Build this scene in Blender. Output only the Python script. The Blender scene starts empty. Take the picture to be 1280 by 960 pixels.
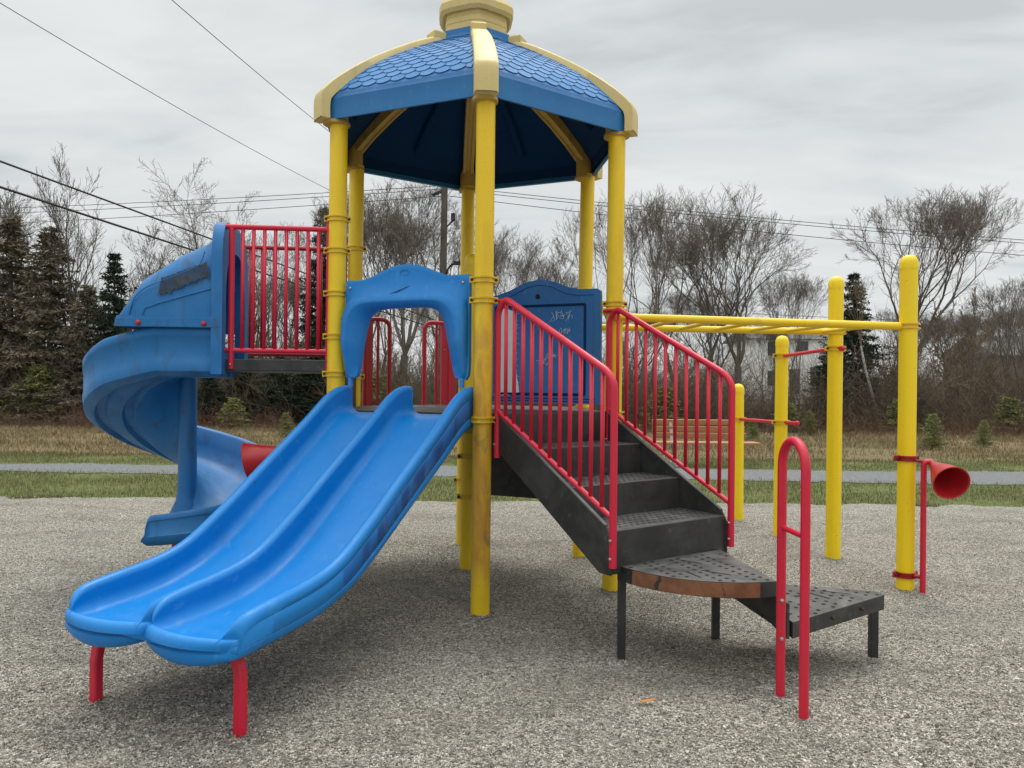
import bpy, bmesh, math, random
import numpy as np
from mathutils import Vector, Matrix
R = math.radians
rnd = random.Random(7)
nr = np.random.RandomState(11)
scene = bpy.context.scene
col = scene.collection

# ------------------------------------------------------------------ camera
cd = bpy.data.cameras.new('camera'); cam = bpy.data.objects.new('camera', cd); col.objects.link(cam)
cd.sensor_width = 36; cd.lens = 27.0; cd.clip_start = .05; cd.clip_end = 3000
cam.location = (0, 0, 1.55); cam.rotation_euler = (R(90), -0.0095, 0)
scene.camera = cam
scene.render.resolution_x = 1024; scene.render.resolution_y = 768

# ------------------------------------------------------------------ sky, sun, exposure
SUN_EL, SUN_AZ = 68, 12          # degrees; azimuth measured from +Y towards +X
world = bpy.data.worlds.new('World'); scene.world = world; world.use_nodes = True
nt = world.node_tree; nt.nodes.clear()
def N(t, **k):
    n = nt.nodes.new(t)
    for a, b in k.items(): setattr(n, a, b)
    return n
out = N('ShaderNodeOutputWorld'); bg = N('ShaderNodeBackground'); bg.inputs['Strength'].default_value = .1
sky = N('ShaderNodeTexSky', sky_type='NISHITA', sun_disc=False)
sky.sun_elevation = R(SUN_EL); sky.sun_rotation = R(SUN_AZ)
tc = N('ShaderNodeTexCoord'); sep = N('ShaderNodeSeparateXYZ'); nt.links.new(tc.outputs['Generated'], sep.inputs[0])
def M_(op, a, b=None, c=None):
    n = N('ShaderNodeMath', operation=op)
    for i, v in enumerate((a, b, c)):
        if v is None: continue
        if isinstance(v, (int, float)): n.inputs[i].default_value = v
        else: nt.links.new(v, n.inputs[i])
    return n.outputs[0]
zc = M_('MAXIMUM', sep.outputs[2], 0.0); zd = M_('ADD', zc, .16)
cx = M_('DIVIDE', sep.outputs[0], zd); cy = M_('DIVIDE', sep.outputs[1], zd)
cmb = N('ShaderNodeCombineXYZ'); nt.links.new(cx, cmb.inputs[0]); nt.links.new(cy, cmb.inputs[1])
mp = N('ShaderNodeMapping'); mp.inputs['Rotation'].default_value = (0, 0, .35); mp.inputs['Scale'].default_value = (.7, 1.5, 1)
mp.inputs['Location'].default_value = (3.1, 1.7, 0)
nt.links.new(cmb.outputs[0], mp.inputs[0])
n1 = N('ShaderNodeTexNoise'); n1.inputs['Scale'].default_value = .9; n1.inputs['Detail'].default_value = 8; n1.inputs['Roughness'].default_value = .55; n1.inputs['Distortion'].default_value = .4
n2 = N('ShaderNodeTexNoise'); n2.inputs['Scale'].default_value = 3.2; n2.inputs['Detail'].default_value = 6; n2.inputs['Distortion'].default_value = .6
nt.links.new(mp.outputs[0], n1.inputs['Vector']); nt.links.new(mp.outputs[0], n2.inputs['Vector'])
ns = M_('ADD', M_('MULTIPLY', n1.outputs[0], .68), M_('MULTIPLY', n2.outputs[0], .32))
rp = N('ShaderNodeValToRGB'); nt.links.new(ns, rp.inputs[0])
e = rp.color_ramp.elements
e[0].position = .36; e[0].color = (.72, .765, .775, 1); e[1].position = .60; e[1].color = (1.0, 1.03, 1.02, 1)
m = e.new(.45); m.color = (.87, .905, .91, 1)
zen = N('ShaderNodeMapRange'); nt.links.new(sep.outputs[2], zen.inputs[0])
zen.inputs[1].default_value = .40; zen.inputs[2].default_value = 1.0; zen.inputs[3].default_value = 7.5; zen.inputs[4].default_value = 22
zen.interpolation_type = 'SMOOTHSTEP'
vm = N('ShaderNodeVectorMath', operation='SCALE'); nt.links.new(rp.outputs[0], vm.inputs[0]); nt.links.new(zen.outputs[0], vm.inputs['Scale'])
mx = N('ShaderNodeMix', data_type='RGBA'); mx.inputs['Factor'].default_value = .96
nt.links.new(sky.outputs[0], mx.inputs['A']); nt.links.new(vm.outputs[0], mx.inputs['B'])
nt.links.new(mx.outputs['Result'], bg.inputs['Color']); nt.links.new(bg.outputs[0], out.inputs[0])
sl = bpy.data.lights.new('sun', 'SUN'); sl.energy = 1.5; sl.angle = R(26); sl.color = (1, .96, .9)
so = bpy.data.objects.new('sun', sl); col.objects.link(so)
sd = Vector((math.cos(R(SUN_EL))*math.sin(R(SUN_AZ)), math.cos(R(SUN_EL))*math.cos(R(SUN_AZ)), math.sin(R(SUN_EL))))
so.rotation_euler = sd.to_track_quat('Z', 'Y').to_euler(); so.location = (0, 0, 30)
vs = scene.view_settings; vs.view_transform = 'Standard'; vs.look = 'None'; vs.exposure = 0.12; vs.gamma = 1; vs.use_curve_mapping = False

# ------------------------------------------------------------------ materials
class Mat:
    def __init__(s, name, base, rough=.5, spec=.5):
        s.m = bpy.data.materials.new(name); s.m.use_nodes = True; s.t = s.m.node_tree
        s.b = s.t.nodes['Principled BSDF']; s.c = (*base, 1)
        s.b.inputs['Base Color'].default_value = s.c; s.b.inputs['Roughness'].default_value = rough
        s.b.inputs['Specular IOR Level'].default_value = spec
        s.col = None; s.tc = s.t.nodes.new('ShaderNodeTexCoord')
    def n(s, t, **k):
        n = s.t.nodes.new(t)
        for a, b in k.items(): setattr(n, a, b)
        return n
    def L(s, a, b): s.t.links.new(a, b)
    def noise(s, scale, detail=4, stretch=(1, 1, 1), rough=.55, dist=0, coord='Object'):
        mp = s.n('ShaderNodeMapping'); mp.inputs['Scale'].default_value = stretch
        s.L(s.tc.outputs[coord], mp.inputs[0]); t = s.n('ShaderNodeTexNoise')
        t.inputs['Scale'].default_value = scale; t.inputs['Detail'].default_value = detail; t.inputs['Roughness'].default_value = rough; t.inputs['Distortion'].default_value = dist
        s.L(mp.outputs[0], t.inputs['Vector']); return t.outputs[0]
    def vor(s, scale, feature='F1', out='Distance', stretch=(1, 1, 1), coord='Object'):
        mp = s.n('ShaderNodeMapping'); mp.inputs['Scale'].default_value = stretch
        s.L(s.tc.outputs[coord], mp.inputs[0]); t = s.n('ShaderNodeTexVoronoi', feature=feature)
        t.inputs['Scale'].default_value = scale; s.L(mp.outputs[0], t.inputs['Vector']); return t.outputs[out]
    def rng(s, v, a, b, c=0., d=1.):
        r = s.n('ShaderNodeMapRange'); s.L(v, r.inputs[0])
        for i, x in enumerate((a, b, c, d)): r.inputs[i+1].default_value = x
        return r.outputs[0]
    def mul(s, a, b):
        n = s.n('ShaderNodeMath', operation='MULTIPLY')
        for i, v in enumerate((a, b)):
            if isinstance(v, (int, float)): n.inputs[i].default_value = v
            else: s.L(v, n.inputs[i])
        return n.outputs[0]
    def mix(s, fac, colr, blend='MIX'):
        n = s.n('ShaderNodeMix', data_type='RGBA', blend_type=blend)
        if isinstance(fac, (int, float)): n.inputs['Factor'].default_value = fac
        else: s.L(fac, n.inputs['Factor'])
        if s.col is None: n.inputs['A'].default_value = s.c
        else: s.L(s.col, n.inputs['A'])
        if isinstance(colr, tuple): n.inputs['B'].default_value = (*colr, 1)
        else: s.L(colr, n.inputs['B'])
        s.col = n.outputs['Result']; s.L(s.col, s.b.inputs['Base Color']); return s
    def ramp(s, v, stops):
        r = s.n('ShaderNodeValToRGB'); s.L(v, r.inputs[0]); e = r.color_ramp.elements
        e[0].position, e[0].color = stops[0][0], (*stops[0][1], 1); e[1].position, e[1].color = stops[-1][0], (*stops[-1][1], 1)
        for p, c in stops[1:-1]: x = e.new(p); x.color = (*c, 1)
        return r.outputs[0]
    def rough(s, v, a, b): s.L(s.rng(v, 0.3, .7, a, b), s.b.inputs['Roughness']); return s
    def bump(s, v, strength=.3, dist=.01):
        n = s.n('ShaderNodeBump'); n.inputs['Strength'].default_value = strength; n.inputs['Distance'].default_value = dist
        s.L(v, n.inputs['Height'])
        if s.b.inputs['Normal'].is_linked: s.L(s.b.inputs['Normal'].links[0].from_socket, n.inputs['Normal'])
        s.L(n.outputs[0], s.b.inputs['Normal']); return s
    def z(s):
        g = s.n('ShaderNodeNewGeometry'); x = s.n('ShaderNodeSeparateXYZ'); s.L(g.outputs['Position'], x.inputs[0]); return x.outputs[2]

def blue_mat(name, base, chalk=.25, grime=.3, rough=.38):
    k = Mat(name, base, rough, .32)
    k.mix(k.mul(k.rng(k.noise(2.2, 5, dist=.6), .45, .75), chalk), (.12, .33, .68))
    k.mix(k.mul(k.rng(k.noise(7, 6, stretch=(1, 1, .35)), .56, .78), grime), (.03, .07, .14))
    k.mix(k.mul(k.rng(k.noise(150, 2), .64, .70), .5), (.02, .06, .14))
    k.mix(k.mul(k.rng(k.noise(55, 5, stretch=(.5, .16, .3), dist=.3), .60, .72), .30), (.10, .30, .60)); k.mix(k.mul(k.rng(k.noise(38, 6, stretch=(1, .4, .6)), .66, .72), .35), (.01, .05, .15))
    g_ = k.n('ShaderNodeNewGeometry'); k.mix(k.mul(k.rng(g_.outputs['Pointiness'], .51, .57), .45), (.07, .30, .64))
    k.rough(k.noise(5, 6), rough-.08, rough+.16)
    k.bump(k.noise(420, 2), .12, .002).bump(k.noise(9, 3), .05, .01)
    return k.m
def wear_blue():
    k = Mat('weathered_blue_plastic', (.004, .150, .41), .5)
    k.mix(k.mul(k.rng(k.noise(3, 6, dist=.8), .42, .7), .35), (.05, .21, .45))
    k.mix(k.mul(k.rng(k.noise(9, 7, stretch=(1, 1, .4), dist=1), .53, .72), .65), (.03, .07, .12))
    k.mix(k.mul(k.rng(k.noise(160, 2), .63, .69), .6), (.02, .05, .1))
    k.rough(k.noise(5, 6), .42, .62); k.bump(k.noise(400, 2), .12, .002)
    return k.m
def paint(name, base, dirt=(.25, .14, .03), amt=.35, chip=0., rough=.36, stain=None, fade=None):
    k = Mat(name, base, rough)
    if fade: k.mix(k.mul(k.rng(k.noise(2.0, 4, stretch=(1, 1, .5)), .42, .68), .45), fade)
    k.mix(k.mul(k.rng(k.noise(6, 7, stretch=(1, 1, .3), dist=.5), .55, .8), amt), dirt)
    if stain:
        zz = k.z()
        a = k.mul(k.rng(zz, stain[0], stain[0]+.25), k.rng(zz, stain[1], stain[1]-.35))
        k.mix(k.mul(a, k.rng(k.noise(2.6, 6, stretch=(1.6, 1.6, .7), dist=1.5), .30, .52, 0, .75)), (.56, .31, .05))
        k.mix(k.mul(a, k.rng(k.noise(7.5, 5, stretch=(1.5, 1.5, .25), dist=.8), .50, .64, 0, .5)), (.42, .16, .02))
        k.mix(k.mul(a, k.rng(k.noise(5, 7, stretch=(1, 1, .5), dist=1), .60, .72, 0, .7)), (.14, .12, .06))
    k.mix(k.mul(k.rng(k.noise(90, 3), .68, .72), .7), (.10, .05, .02))
    if chip: k.mix(k.mul(k.rng(k.noise(24, 4), .72, .74), chip), (.55, .5, .5))
    k.rough(k.noise(8, 5), rough-.06, rough+.14); k.bump(k.noise(120, 3), .06, .002)
    return k.m
def flat(name, base, rough=.6, var=.3, scale=6, dark=None, bump=.1, metal=0):
    k = Mat(name, base, rough)
    d = dark or tuple(c*.45 for c in base)
    k.mix(k.mul(k.rng(k.noise(scale, 6), .4, .7), var), d); k.bump(k.noise(scale*12, 3), bump, .004)
    k.b.inputs['Metallic'].default_value = metal
    return k.m
MT = {}
MT['slide_blue'] = blue_mat('bright_blue_plastic', (.0, .185, .55), .06, .20, .38)
MT['wear_blue'] = wear_blue()
MT['roof_blue'] = blue_mat('roof_blue_plastic', (.003, .090, .28), .12, .3, .5)
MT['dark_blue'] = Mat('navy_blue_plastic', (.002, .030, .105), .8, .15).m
MT['panel_blue'] = blue_mat('panel_blue_plastic', (.010, .085, .27), .1, .55, .42)
MT['yellow'] = paint('yellow_paint', (.88, .60, .010), dirt=(.42, .24, .04), amt=.55, fade=(.82, .58, .03))
MT['yellow_new'] = paint('clean_yellow_paint', (.92, .66, .006), amt=.1)
MT['yellow_stain'] = paint('stained_yellow_paint', (.86, .58, .012), amt=.35, stain=(.15, 2.25))
MT['yellow_clamp'] = paint('yellow_clamp_paint', (.74, .50, .02), amt=.6)
MT['red'] = paint('red_paint', (.62, .010, .042), dirt=(.2, .01, .015), amt=.3, chip=.0, fade=(.62, .03, .06))
MT['red_chip'] = paint('chipped_red_paint', (.62, .010, .042), dirt=(.2, .01, .015), amt=.4, chip=.9, fade=(.62, .03, .06))
MT['red_dark'] = paint('deep_red_paint', (.34, .006, .012), dirt=(.1, .01, .01), amt=.4)
MT['red_horn'] = paint('scuffed_red_paint', (.44, .015, .02), dirt=(.12, .02, .02), amt=.5, chip=.6)
MT['cream'] = paint('cream_plastic', (.66, .51, .20), dirt=(.30, .18, .06), amt=.35, rough=.5, fade=(.70, .60, .33))
MT['tan'] = paint('mildewed_tan_plastic', (.50, .34, .08), dirt=(.10, .05, .02), amt=.8, rough=.5)
MT['black'] = None
k = Mat('black_vinyl_coating', (.022, .022, .022), .55)
k.mix(k.mul(k.rng(k.noise(4, 7, dist=.8), .42, .7), .6), (.075, .073, .068)); k.mix(k.mul(k.rng(k.noise(25, 5), .6, .75), .5), (.13, .12, .10))
k.rough(k.noise(6, 5), .42, .66); k.bump(k.noise(150, 3), .2, .003); MT['black'] = k.m
k = Mat('worn_grey_vinyl', (.050, .050, .050), .5)
k.mix(k.mul(k.rng(k.noise(5, 7, dist=.8), .4, .68), .75), (.15, .145, .135)); k.rough(k.noise(6, 5), .35, .6); k.bump(k.noise(150, 3), .2, .003); MT['grey_tread'] = k.m
MT['hole'] = flat('hole_shadow_black', (.008, .008, .008), .9, 0)
k = Mat('peeled_rusty_steel', (.16, .062, .028), .75)
k.mix(k.rng(k.noise(9, 6), .45, .6), (.23, .095, .045)); k.mix(k.rng(k.noise(6, 7, dist=1), .60, .64), (.03, .025, .022)); k.bump(k.noise(60, 5), .3, .004); MT['rust'] = k.m
MT['steel'] = flat('dull_steel', (.45, .45, .44), .35, .5, 40, metal=.9)
MT['rustbolt'] = flat('rusty_bolt', (.06, .028, .015), .8, .5, 60)
MT['bolt_red'] = flat('red_bolt_cap', (.5, .03, .02), .4, .3, 20)
MT['white_paint'] = flat('white_paint_daub', (.72, .73, .72), .55, .25, 15, dark=(.5, .52, .55))
MT['scratch'] = flat('white_marker_scribble', (.55, .64, .72), .7, .3, 30)
MT['pencil'] = flat('dark_marker', (.06, .05, .03), .7, .2, 30)
MT['wood'] = flat('orange_plastic_lumber', (.42, .215, .10), .6, .35, 5)
MT['cedar_post'] = flat('utility_pole_wood', (.12, .10, .085), .9, .5, 4)
MT['concrete'] = flat('pale_bench_leg', (.38, .38, .36), .8, .3, 9)
MT['siding'] = flat('white_house_siding', (.80, .82, .83), .6, .15, 1)
MT['roofing'] = flat('grey_roof_shingle', (.13, .13, .13), .9, .4, 3)
MT['brownwall'] = flat('dull_shed_wall', (.13, .13, .125), .8, .3, 3)
MT['glass'] = flat('dark_window_glass', (.03, .04, .05), .15, .1, 3)
MT['cable'] = flat('black_cable', (.012, .012, .014), .6, 0)
MT['wire'] = flat('grey_wire', (.055, .055, .06), .6, 0)
MT['bark'] = flat('grey_brown_bark', (.150, .125, .105), .95, .5, 7, bump=.5)
MT['twig'] = flat('grey_brown_twig', (.190, .158, .130), .95, .3, 1.2)
MT['twig_tan'] = flat('tan_twig', (.21, .155, .10), .95, .3, 1.2)
MT['twig_grey'] = flat('grey_twig', (.15, .128, .108), .95, .3, 1.2)
k = Mat('birch_bark', (.50, .48, .45), .8); k.mix(k.rng(k.noise(9, 4, stretch=(.4, .4, 3)), .58, .63), (.05, .045, .04)); MT['birch'] = k.m
MT['needle'] = flat('spruce_needles', (.016, .034, .018), .8, .5, 2.5, dark=(.010, .018, .010))
MT['needle_grey'] = flat('dying_spruce_needles', (.19, .155, .11), .9, .8, 1.1, dark=(.075, .070, .045))
MT['needle_light'] = flat('young_spruce_needles', (.22, .23, .075), .8, .5, 4, dark=(.11, .13, .045))
MT['brush'] = flat('dead_brush', (.17, .128, .085), .95, .7, .5, dark=(.075, .06, .042))
MT['brush_red'] = flat('russet_bramble', (.13, .070, .045), .95, .5, .8)
MT['leaf'] = flat('dry_orange_leaf', (.42, .20, .06), .7, .2, 30)
# grass: colour varies from clump to clump
def grass(name, a, b, c):
    k = Mat(name, a, .85); k.mix(k.rng(k.noise(1.3, 4), .4, .62), b); k.mix(k.rng(k.noise(5, 4), .5, .68), c); return k.m
MT['lawn'] = grass('lawn_grass', (.125, .150, .050), (.180, .180, .070), (.26, .215, .11))
MT['straw'] = grass('dry_straw_grass', (.26, .195, .105), (.20, .14, .075), (.14, .135, .05))
def ground(name, stops, sc, bump, big=None):
    k = Mat(name, stops[0][1], .95, .2)
    k.col = k.ramp(k.noise(sc, 8, rough=.7), stops); k.L(k.col, k.b.inputs['Base Color'])
    if big: k.mix(k.mul(k.rng(k.noise(.5, 5, stretch=(.5, 1.4, 1)), .45, .65), .8), big)
    k.bump(k.noise(sc*4, 6), bump, .05); return k.m
MT['meadow'] = ground('dry_meadow', [(.3, (.10, .085, .035)), (.5, (.19, .14, .075)), (.7, (.25, .19, .105))], 3, .8, big=(.085, .10, .035))
MT['lawn_soil'] = ground('short_lawn', [(.3, (.07, .09, .03)), (.55, (.13, .145, .05)), (.75, (.21, .185, .09))], 6, .7)
MT['path'] = ground('grey_path_gravel', [(.3, (.14, .145, .145)), (.6, (.225, .23, .228)), (.75, (.29, .29, .28))], 14, .7)
# playground gravel: stone by stone colour on a bumpy bed
k = Mat('playground_gravel', (.25, .24, .22), .9, .25)
def stones(scale):
    mp = k.n('ShaderNodeMapping'); mp.inputs['Scale'].default_value = (1, 1, .0)
    wn = k.n('ShaderNodeTexNoise'); wn.inputs['Scale'].default_value = scale*.6; k.L(k.tc.outputs['Object'], wn.inputs['Vector'])
    ad = k.n('ShaderNodeVectorMath', operation='MULTIPLY_ADD'); k.L(wn.outputs['Color'], ad.inputs[0]); ad.inputs[1].default_value = (1.1/scale,)*3; k.L(k.tc.outputs['Object'], ad.inputs[2])
    k.L(ad.outputs[0], mp.inputs[0])
    v = k.n('ShaderNodeTexVoronoi'); v.inputs['Scale'].default_value = scale; k.L(mp.outputs[0], v.inputs['Vector'])
    return v
v1 = stones(118); sp = k.n('ShaderNodeSeparateColor'); k.L(v1.outputs['Color'], sp.inputs[0])
k.col = k.ramp(sp.outputs[0], [(0, (.07, .064, .054)), (.25, (.19, .177, .152)), (.5, (.35, .318, .262)), (.8, (.50, .462, .385)), (1, (.82, .77, .68))]); k.L(k.col, k.b.inputs['Base Color'])
k.mix(k.mul(k.rng(k.noise(1.6, 8, stretch=(.6, 1.3, 1), rough=.65, dist=.6), .47, .66), .42), (.15, .132, .105), 'MIX')
k.mix(k.mul(k.rng(k.noise(.45, 4), .45, .65), .25), (.38, .365, .33), 'MIX')
k.bump(k.rng(v1.outputs['Distance'], 0, .7, 1, 0), 1.0, .012).bump(k.noise(14, 4), .6, .03)
MT['gravel'] = k.m
k = Mat('loose_stone', (.3, .29, .27), .85, .3)
oi = k.n('ShaderNodeTexCoord'); wn = k.n('ShaderNodeTexWhiteNoise', noise_dimensions='3D'); 
vor = k.n('ShaderNodeTexVoronoi'); vor.inputs['Scale'].default_value = 55; k.L(oi.outputs['Object'], vor.inputs['Vector'])
sp = k.n('ShaderNodeSeparateColor'); k.L(vor.outputs['Color'], sp.inputs[0])
k.col = k.ramp(sp.outputs[0], [(0, (.07, .064, .054)), (.3, (.24, .225, .195)), (.6, (.40, .365, .305)), (.85, (.58, .535, .455)), (1, (.84, .80, .71))]); k.L(k.col, k.b.inputs['Base Color'])
k.mix(k.mul(k.rng(k.noise(1.6, 8, stretch=(.6, 1.3, 1), rough=.65, dist=.6), .47, .66), .42), (.15, .132, .105), 'MIX')
MT['stone'] = k.m

# ------------------------------------------------------------------ mesh helpers
def nrm(v): v = np.array(v, float); return v/np.linalg.norm(v)
class MB:
    def __init__(s): s.v = []; s.f = []; s.mi = []; s.sm = []
    def add(s, vs, fs, mi=0, sm=False):
        o = len(s.v); s.v += [tuple(map(float, q)) for q in vs]
        for f in fs: s.f.append([i+o for i in f]); s.mi.append(mi); s.sm.append(sm)
        return s
    def box(s, c, ex, ey, ez, mi=0):      # centre and three half-extent vectors
        c, ex, ey, ez = map(lambda q: np.array(q, float), (c, ex, ey, ez))
        vs = [c+a*ex+b*ey+d*ez for a in (-1, 1) for b in (-1, 1) for d in (-1, 1)]
        return s.add(vs, [(0, 1, 3, 2), (4, 6, 7, 5), (0, 4, 5, 1), (2, 3, 7, 6), (0, 2, 6, 4), (1, 5, 7, 3)], mi)
    def tube(s, pts, r, n=12, caps=True, mi=0):
        pts = [np.array(p, float) for p in pts]; m = len(pts)
        rr = r if hasattr(r, '__len__') else [r]*m
        t0 = nrm(pts[1]-pts[0]); up = np.array([0, 0, 1.]) if abs(t0[2]) < .9 else np.array([1., 0, 0])
        a = nrm(np.cross(up, t0)); vs = []
        for i in range(m):
            t = nrm(pts[min(i+1, m-1)]-pts[max(i-1, 0)])
            a = nrm(a-t*np.dot(a, t)); b = np.cross(t, a)
            vs += [pts[i]+rr[i]*(math.cos(q)*a+math.sin(q)*b) for q in [2*math.pi*j/n for j in range(n)]]
        fs = [(i*n+j, i*n+(j+1) % n, (i+1)*n+(j+1) % n, (i+1)*n+j) for i in range(m-1) for j in range(n)]
        s.add(vs, fs, mi, True)
        if caps: s.add(vs[:n], [tuple(range(n))[::-1]], mi); s.add(vs[-n:], [tuple(range(n))], mi)
        return s
    def prism(s, poly, off, mi=0, side=None):   # polygon of 3D points extruded by vector off
        n = len(poly); off = np.array(off, float); a = [np.array(p, float) for p in poly]; b = [p+off for p in a]
        s.add(a, [tuple(range(n))[::-1]], mi); s.add(b, [tuple(range(n))], mi)
        s.add(a+b, [(i, (i+1) % n, n+(i+1) % n, n+i) for i in range(n)], mi if side is None else side)
        return s
    def loft(s, rings, closed=True, mi=0, capA=False, capB=False, sm=True):
        n = len(rings[0]); vs = [p for r_ in rings for p in r_]; k = n if closed else n-1
        s.add(vs, [(i*n+j, i*n+(j+1) % n, (i+1)*n+(j+1) % n, (i+1)*n+j) for i in range(len(rings)-1) for j in range(k)], mi, sm)
        if capA: s.add(rings[0], [tuple(range(n))[::-1]], mi)
        if capB: s.add(rings[-1], [tuple(range(n))], mi)
        return s
    def ball(s, c, r, n=10, mi=0, sz=1):
        rings = [[(c[0]+r*math.sin(t)*math.cos(q), c[1]+r*math.sin(t)*math.sin(q), c[2]+r*sz*math.cos(t)) for q in [2*math.pi*j/n for j in range(n)]] for t in [math.pi*(i+.02)/(n//2+.04) for i in range(n//2+1)]]
        return s.loft(rings, True, mi)
    def build(s, name, mats, parent=None, org=None, bevel=0, fix=True, angle=40):
        me = bpy.data.meshes.new(name)
        org = np.array(org if org is not None else (ROOTPOS.get(parent.name, (0, 0, 0)) if parent else (0, 0, 0)), float)
        me.from_pydata([tuple(np.array(q)-org) for q in s.v], [], s.f)
        for mm in (mats if isinstance(mats, (list, tuple)) else [mats]): me.materials.append(mm)
        me.polygons.foreach_set('material_index', s.mi); me.polygons.foreach_set('use_smooth', s.sm)
        if fix:
            bm = bmesh.new(); bm.from_mesh(me); bmesh.ops.remove_doubles(bm, verts=bm.verts, dist=1e-5)
            bmesh.ops.recalc_face_normals(bm, faces=bm.faces)
            for e_ in bm.edges:
                if len(e_.link_faces) == 2 and e_.calc_face_angle(0) > R(angle): e_.smooth = False
            bm.to_mesh(me); bm.free()
        o = bpy.data.objects.new(name, me); col.objects.link(o)
        if parent:
            o.parent = parent; ROOTPOS[o.name] = tuple(org)
        else: o.location = tuple(org)
        if bevel:
            bv = o.modifiers.new('bevel', 'BEVEL'); bv.width = bevel; bv.segments = 2; bv.limit_method = 'ANGLE'; bv.angle_limit = R(35)
        return o
ROOTPOS = {}
def tag(o, label=None, cat=None, group=None, kind=None):
    for a, b in (('label', label), ('category', cat), ('group', group), ('kind', kind)):
        if b: o[a] = b
    return o
def thing(name, pos, label, cat, group=None):
    o = bpy.data.objects.new(name, None); col.objects.link(o); o.location = pos; o.empty_display_size = .2
    ROOTPOS[o.name] = tuple(pos); return tag(o, label, cat, group)
def np_mesh(name, V, F, mat, parent=None, smooth=False):
    V = np.asarray(V, np.float32); F = np.asarray(F, np.int32); k = F.shape[1]
    me = bpy.data.meshes.new(name); me.vertices.add(len(V)); me.vertices.foreach_set('co', V.ravel())
    me.loops.add(F.size); me.loops.foreach_set('vertex_index', F.ravel())
    me.polygons.add(len(F)); me.polygons.foreach_set('loop_start', np.arange(0, F.size, k, dtype=np.int32))
    me.update(calc_edges=True); me.validate()
    for mm in (mat if isinstance(mat, (list, tuple)) else [mat]): me.materials.append(mm)
    if smooth: me.polygons.foreach_set('use_smooth', [True]*len(F))
    o = bpy.data.objects.new(name, me); col.objects.link(o)
    if parent: o.parent = parent
    return o
def smooth_path(pts, n=8):        # Catmull-Rom through pts
    P = [np.array(p, float) for p in pts]; P = [2*P[0]-P[1]]+P+[2*P[-1]-P[-2]]; o = []
    for i in range(1, len(P)-2):
        for t in np.linspace(0, 1, n, endpoint=False):
            a, b, c, d = P[i-1:i+3]
            o.append(.5*((2*b)+(-a+c)*t+(2*a-5*b+4*c-d)*t*t+(-a+3*b-3*c+d)*t**3))
    return o+[P[-2]]
def bend(pts, r, n=6):            # polyline with rounded corners
    P = [np.array(p, float) for p in pts]; o = [P[0]]
    for i in range(1, len(P)-1):
        a, b = nrm(P[i-1]-P[i]), nrm(P[i+1]-P[i])
        d = min(r, .49*np.linalg.norm(P[i-1]-P[i]), .49*np.linalg.norm(P[i+1]-P[i])); A, B = P[i]+a*d, P[i]+b*d
        for t in np.linspace(0, 1, n): o.append((1-t)**2*A+2*t*(1-t)*P[i]+t*t*B)
    return o+[P[-1]]
def resample(pts, n):
    P = np.array(pts, float); d = np.r_[0, np.cumsum(np.linalg.norm(np.diff(P, axis=0), axis=1))]
    s = np.linspace(0, d[-1], n); return np.stack([np.interp(s, d, P[:, i]) for i in range(P.shape[1])], 1)
def inter(x, xs, ys): return float(np.interp(x, xs, ys))

# ------------------------------------------------------------------ ground
def sheet(name, poly_lo, poly_hi, z, mat, ends):   # strip between two wavy edges given as functions of x
    xs = np.linspace(ends[0], ends[1], int((ends[1]-ends[0])*8)); b = MB()
    b.loft([[(x, poly_lo(x), z) for x in xs], [(x, poly_hi(x), z) for x in xs]], closed=False, sm=False)
    return tag(b.build(name, mat, fix=False), kind='structure')
def wob(x, a, s, ph=0): return a*(math.sin(x*s+ph)+.5*math.sin(x*s*2.7+ph*2)+.35*math.sin(x*s*6.1+1.3*ph)+.25*math.sin(x*s*14.3+ph)+.2*math.sin(x*s*29+2*ph))
g = MB(); xs = np.linspace(-400, 400, 41); g.loft([[(x, y, -.02) for x in xs] for y in np.linspace(-60, 900, 41)], closed=False, sm=False)
tag(g.build('ground', MT['meadow'], fix=False), kind='structure')
edgeG = lambda x: 10.13+wob(x, .06, .9)+wob(x, .035, 5.3, 2)+.004*x
pn = lambda x: 12.75-.03*x+wob(x, .09, .5, 1)+wob(x, .05, 3.1, 4); pf = lambda x: 14.35+.01*x+wob(x, .12, .4, 2)+wob(x, .06, 2.3, 1)
sheet('lawn', lambda x: 9.9, lambda x: 16.0+.05*x+wob(x, .35, .3, 3), -.012, MT['lawn_soil'], (-45, 45))
sheet('path', pn, pf, -.004, MT['path'], (-45, 45))
# playground gravel with real unevenness
def gz(x, y):
    h = 0*x
    for a_, b_, q_, w_ in ((-.2, 5.09, .022, .14), (.75, 5.76, .02, .14), (2.98, 5.8, .03, .16), (2.85, 6.79, .025, .15), (2.76, 7.88, .02, .15), (-.35, 6.33, .02, .14), (-1.16, 3.33, .02, .10), (-2.0, 3.72, .02, .10), (.63, 4.33, .015, .09), (1.36, 3.7, .02, .16), (-1.75, 3.0, -.012, .45), (1.9, 3.7, -.010, .5), (-2.9, 5.2, -.010, .4)):
        h = h+q_*np.exp(-((x-a_)**2+(y-b_)**2)/(w_*w_))
    return h+.010*np.sin(x*1.7+y*.6)+.008*np.sin(y*2.3-x*.8+1)+.006*np.sin(x*4.1+y*3.3)+.004*np.sin(x*9.3-y*7.1)
xs = np.linspace(-14, 14, 281); ts = np.linspace(0, 1, 131); g = []
X = np.tile(xs, (len(ts), 1)); eg = np.array([edgeG(x) for x in xs]); Y = -3+np.outer(ts, eg+3); Z = gz(X, Y)+.012; Z[-1, :] = .0
V = np.stack([X, Y, Z], -1).reshape(-1, 3); nx = len(xs); i, j = np.meshgrid(np.arange(len(ts)-1), np.arange(nx-1), indexing='ij'); q = (i*nx+j).ravel()
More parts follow.
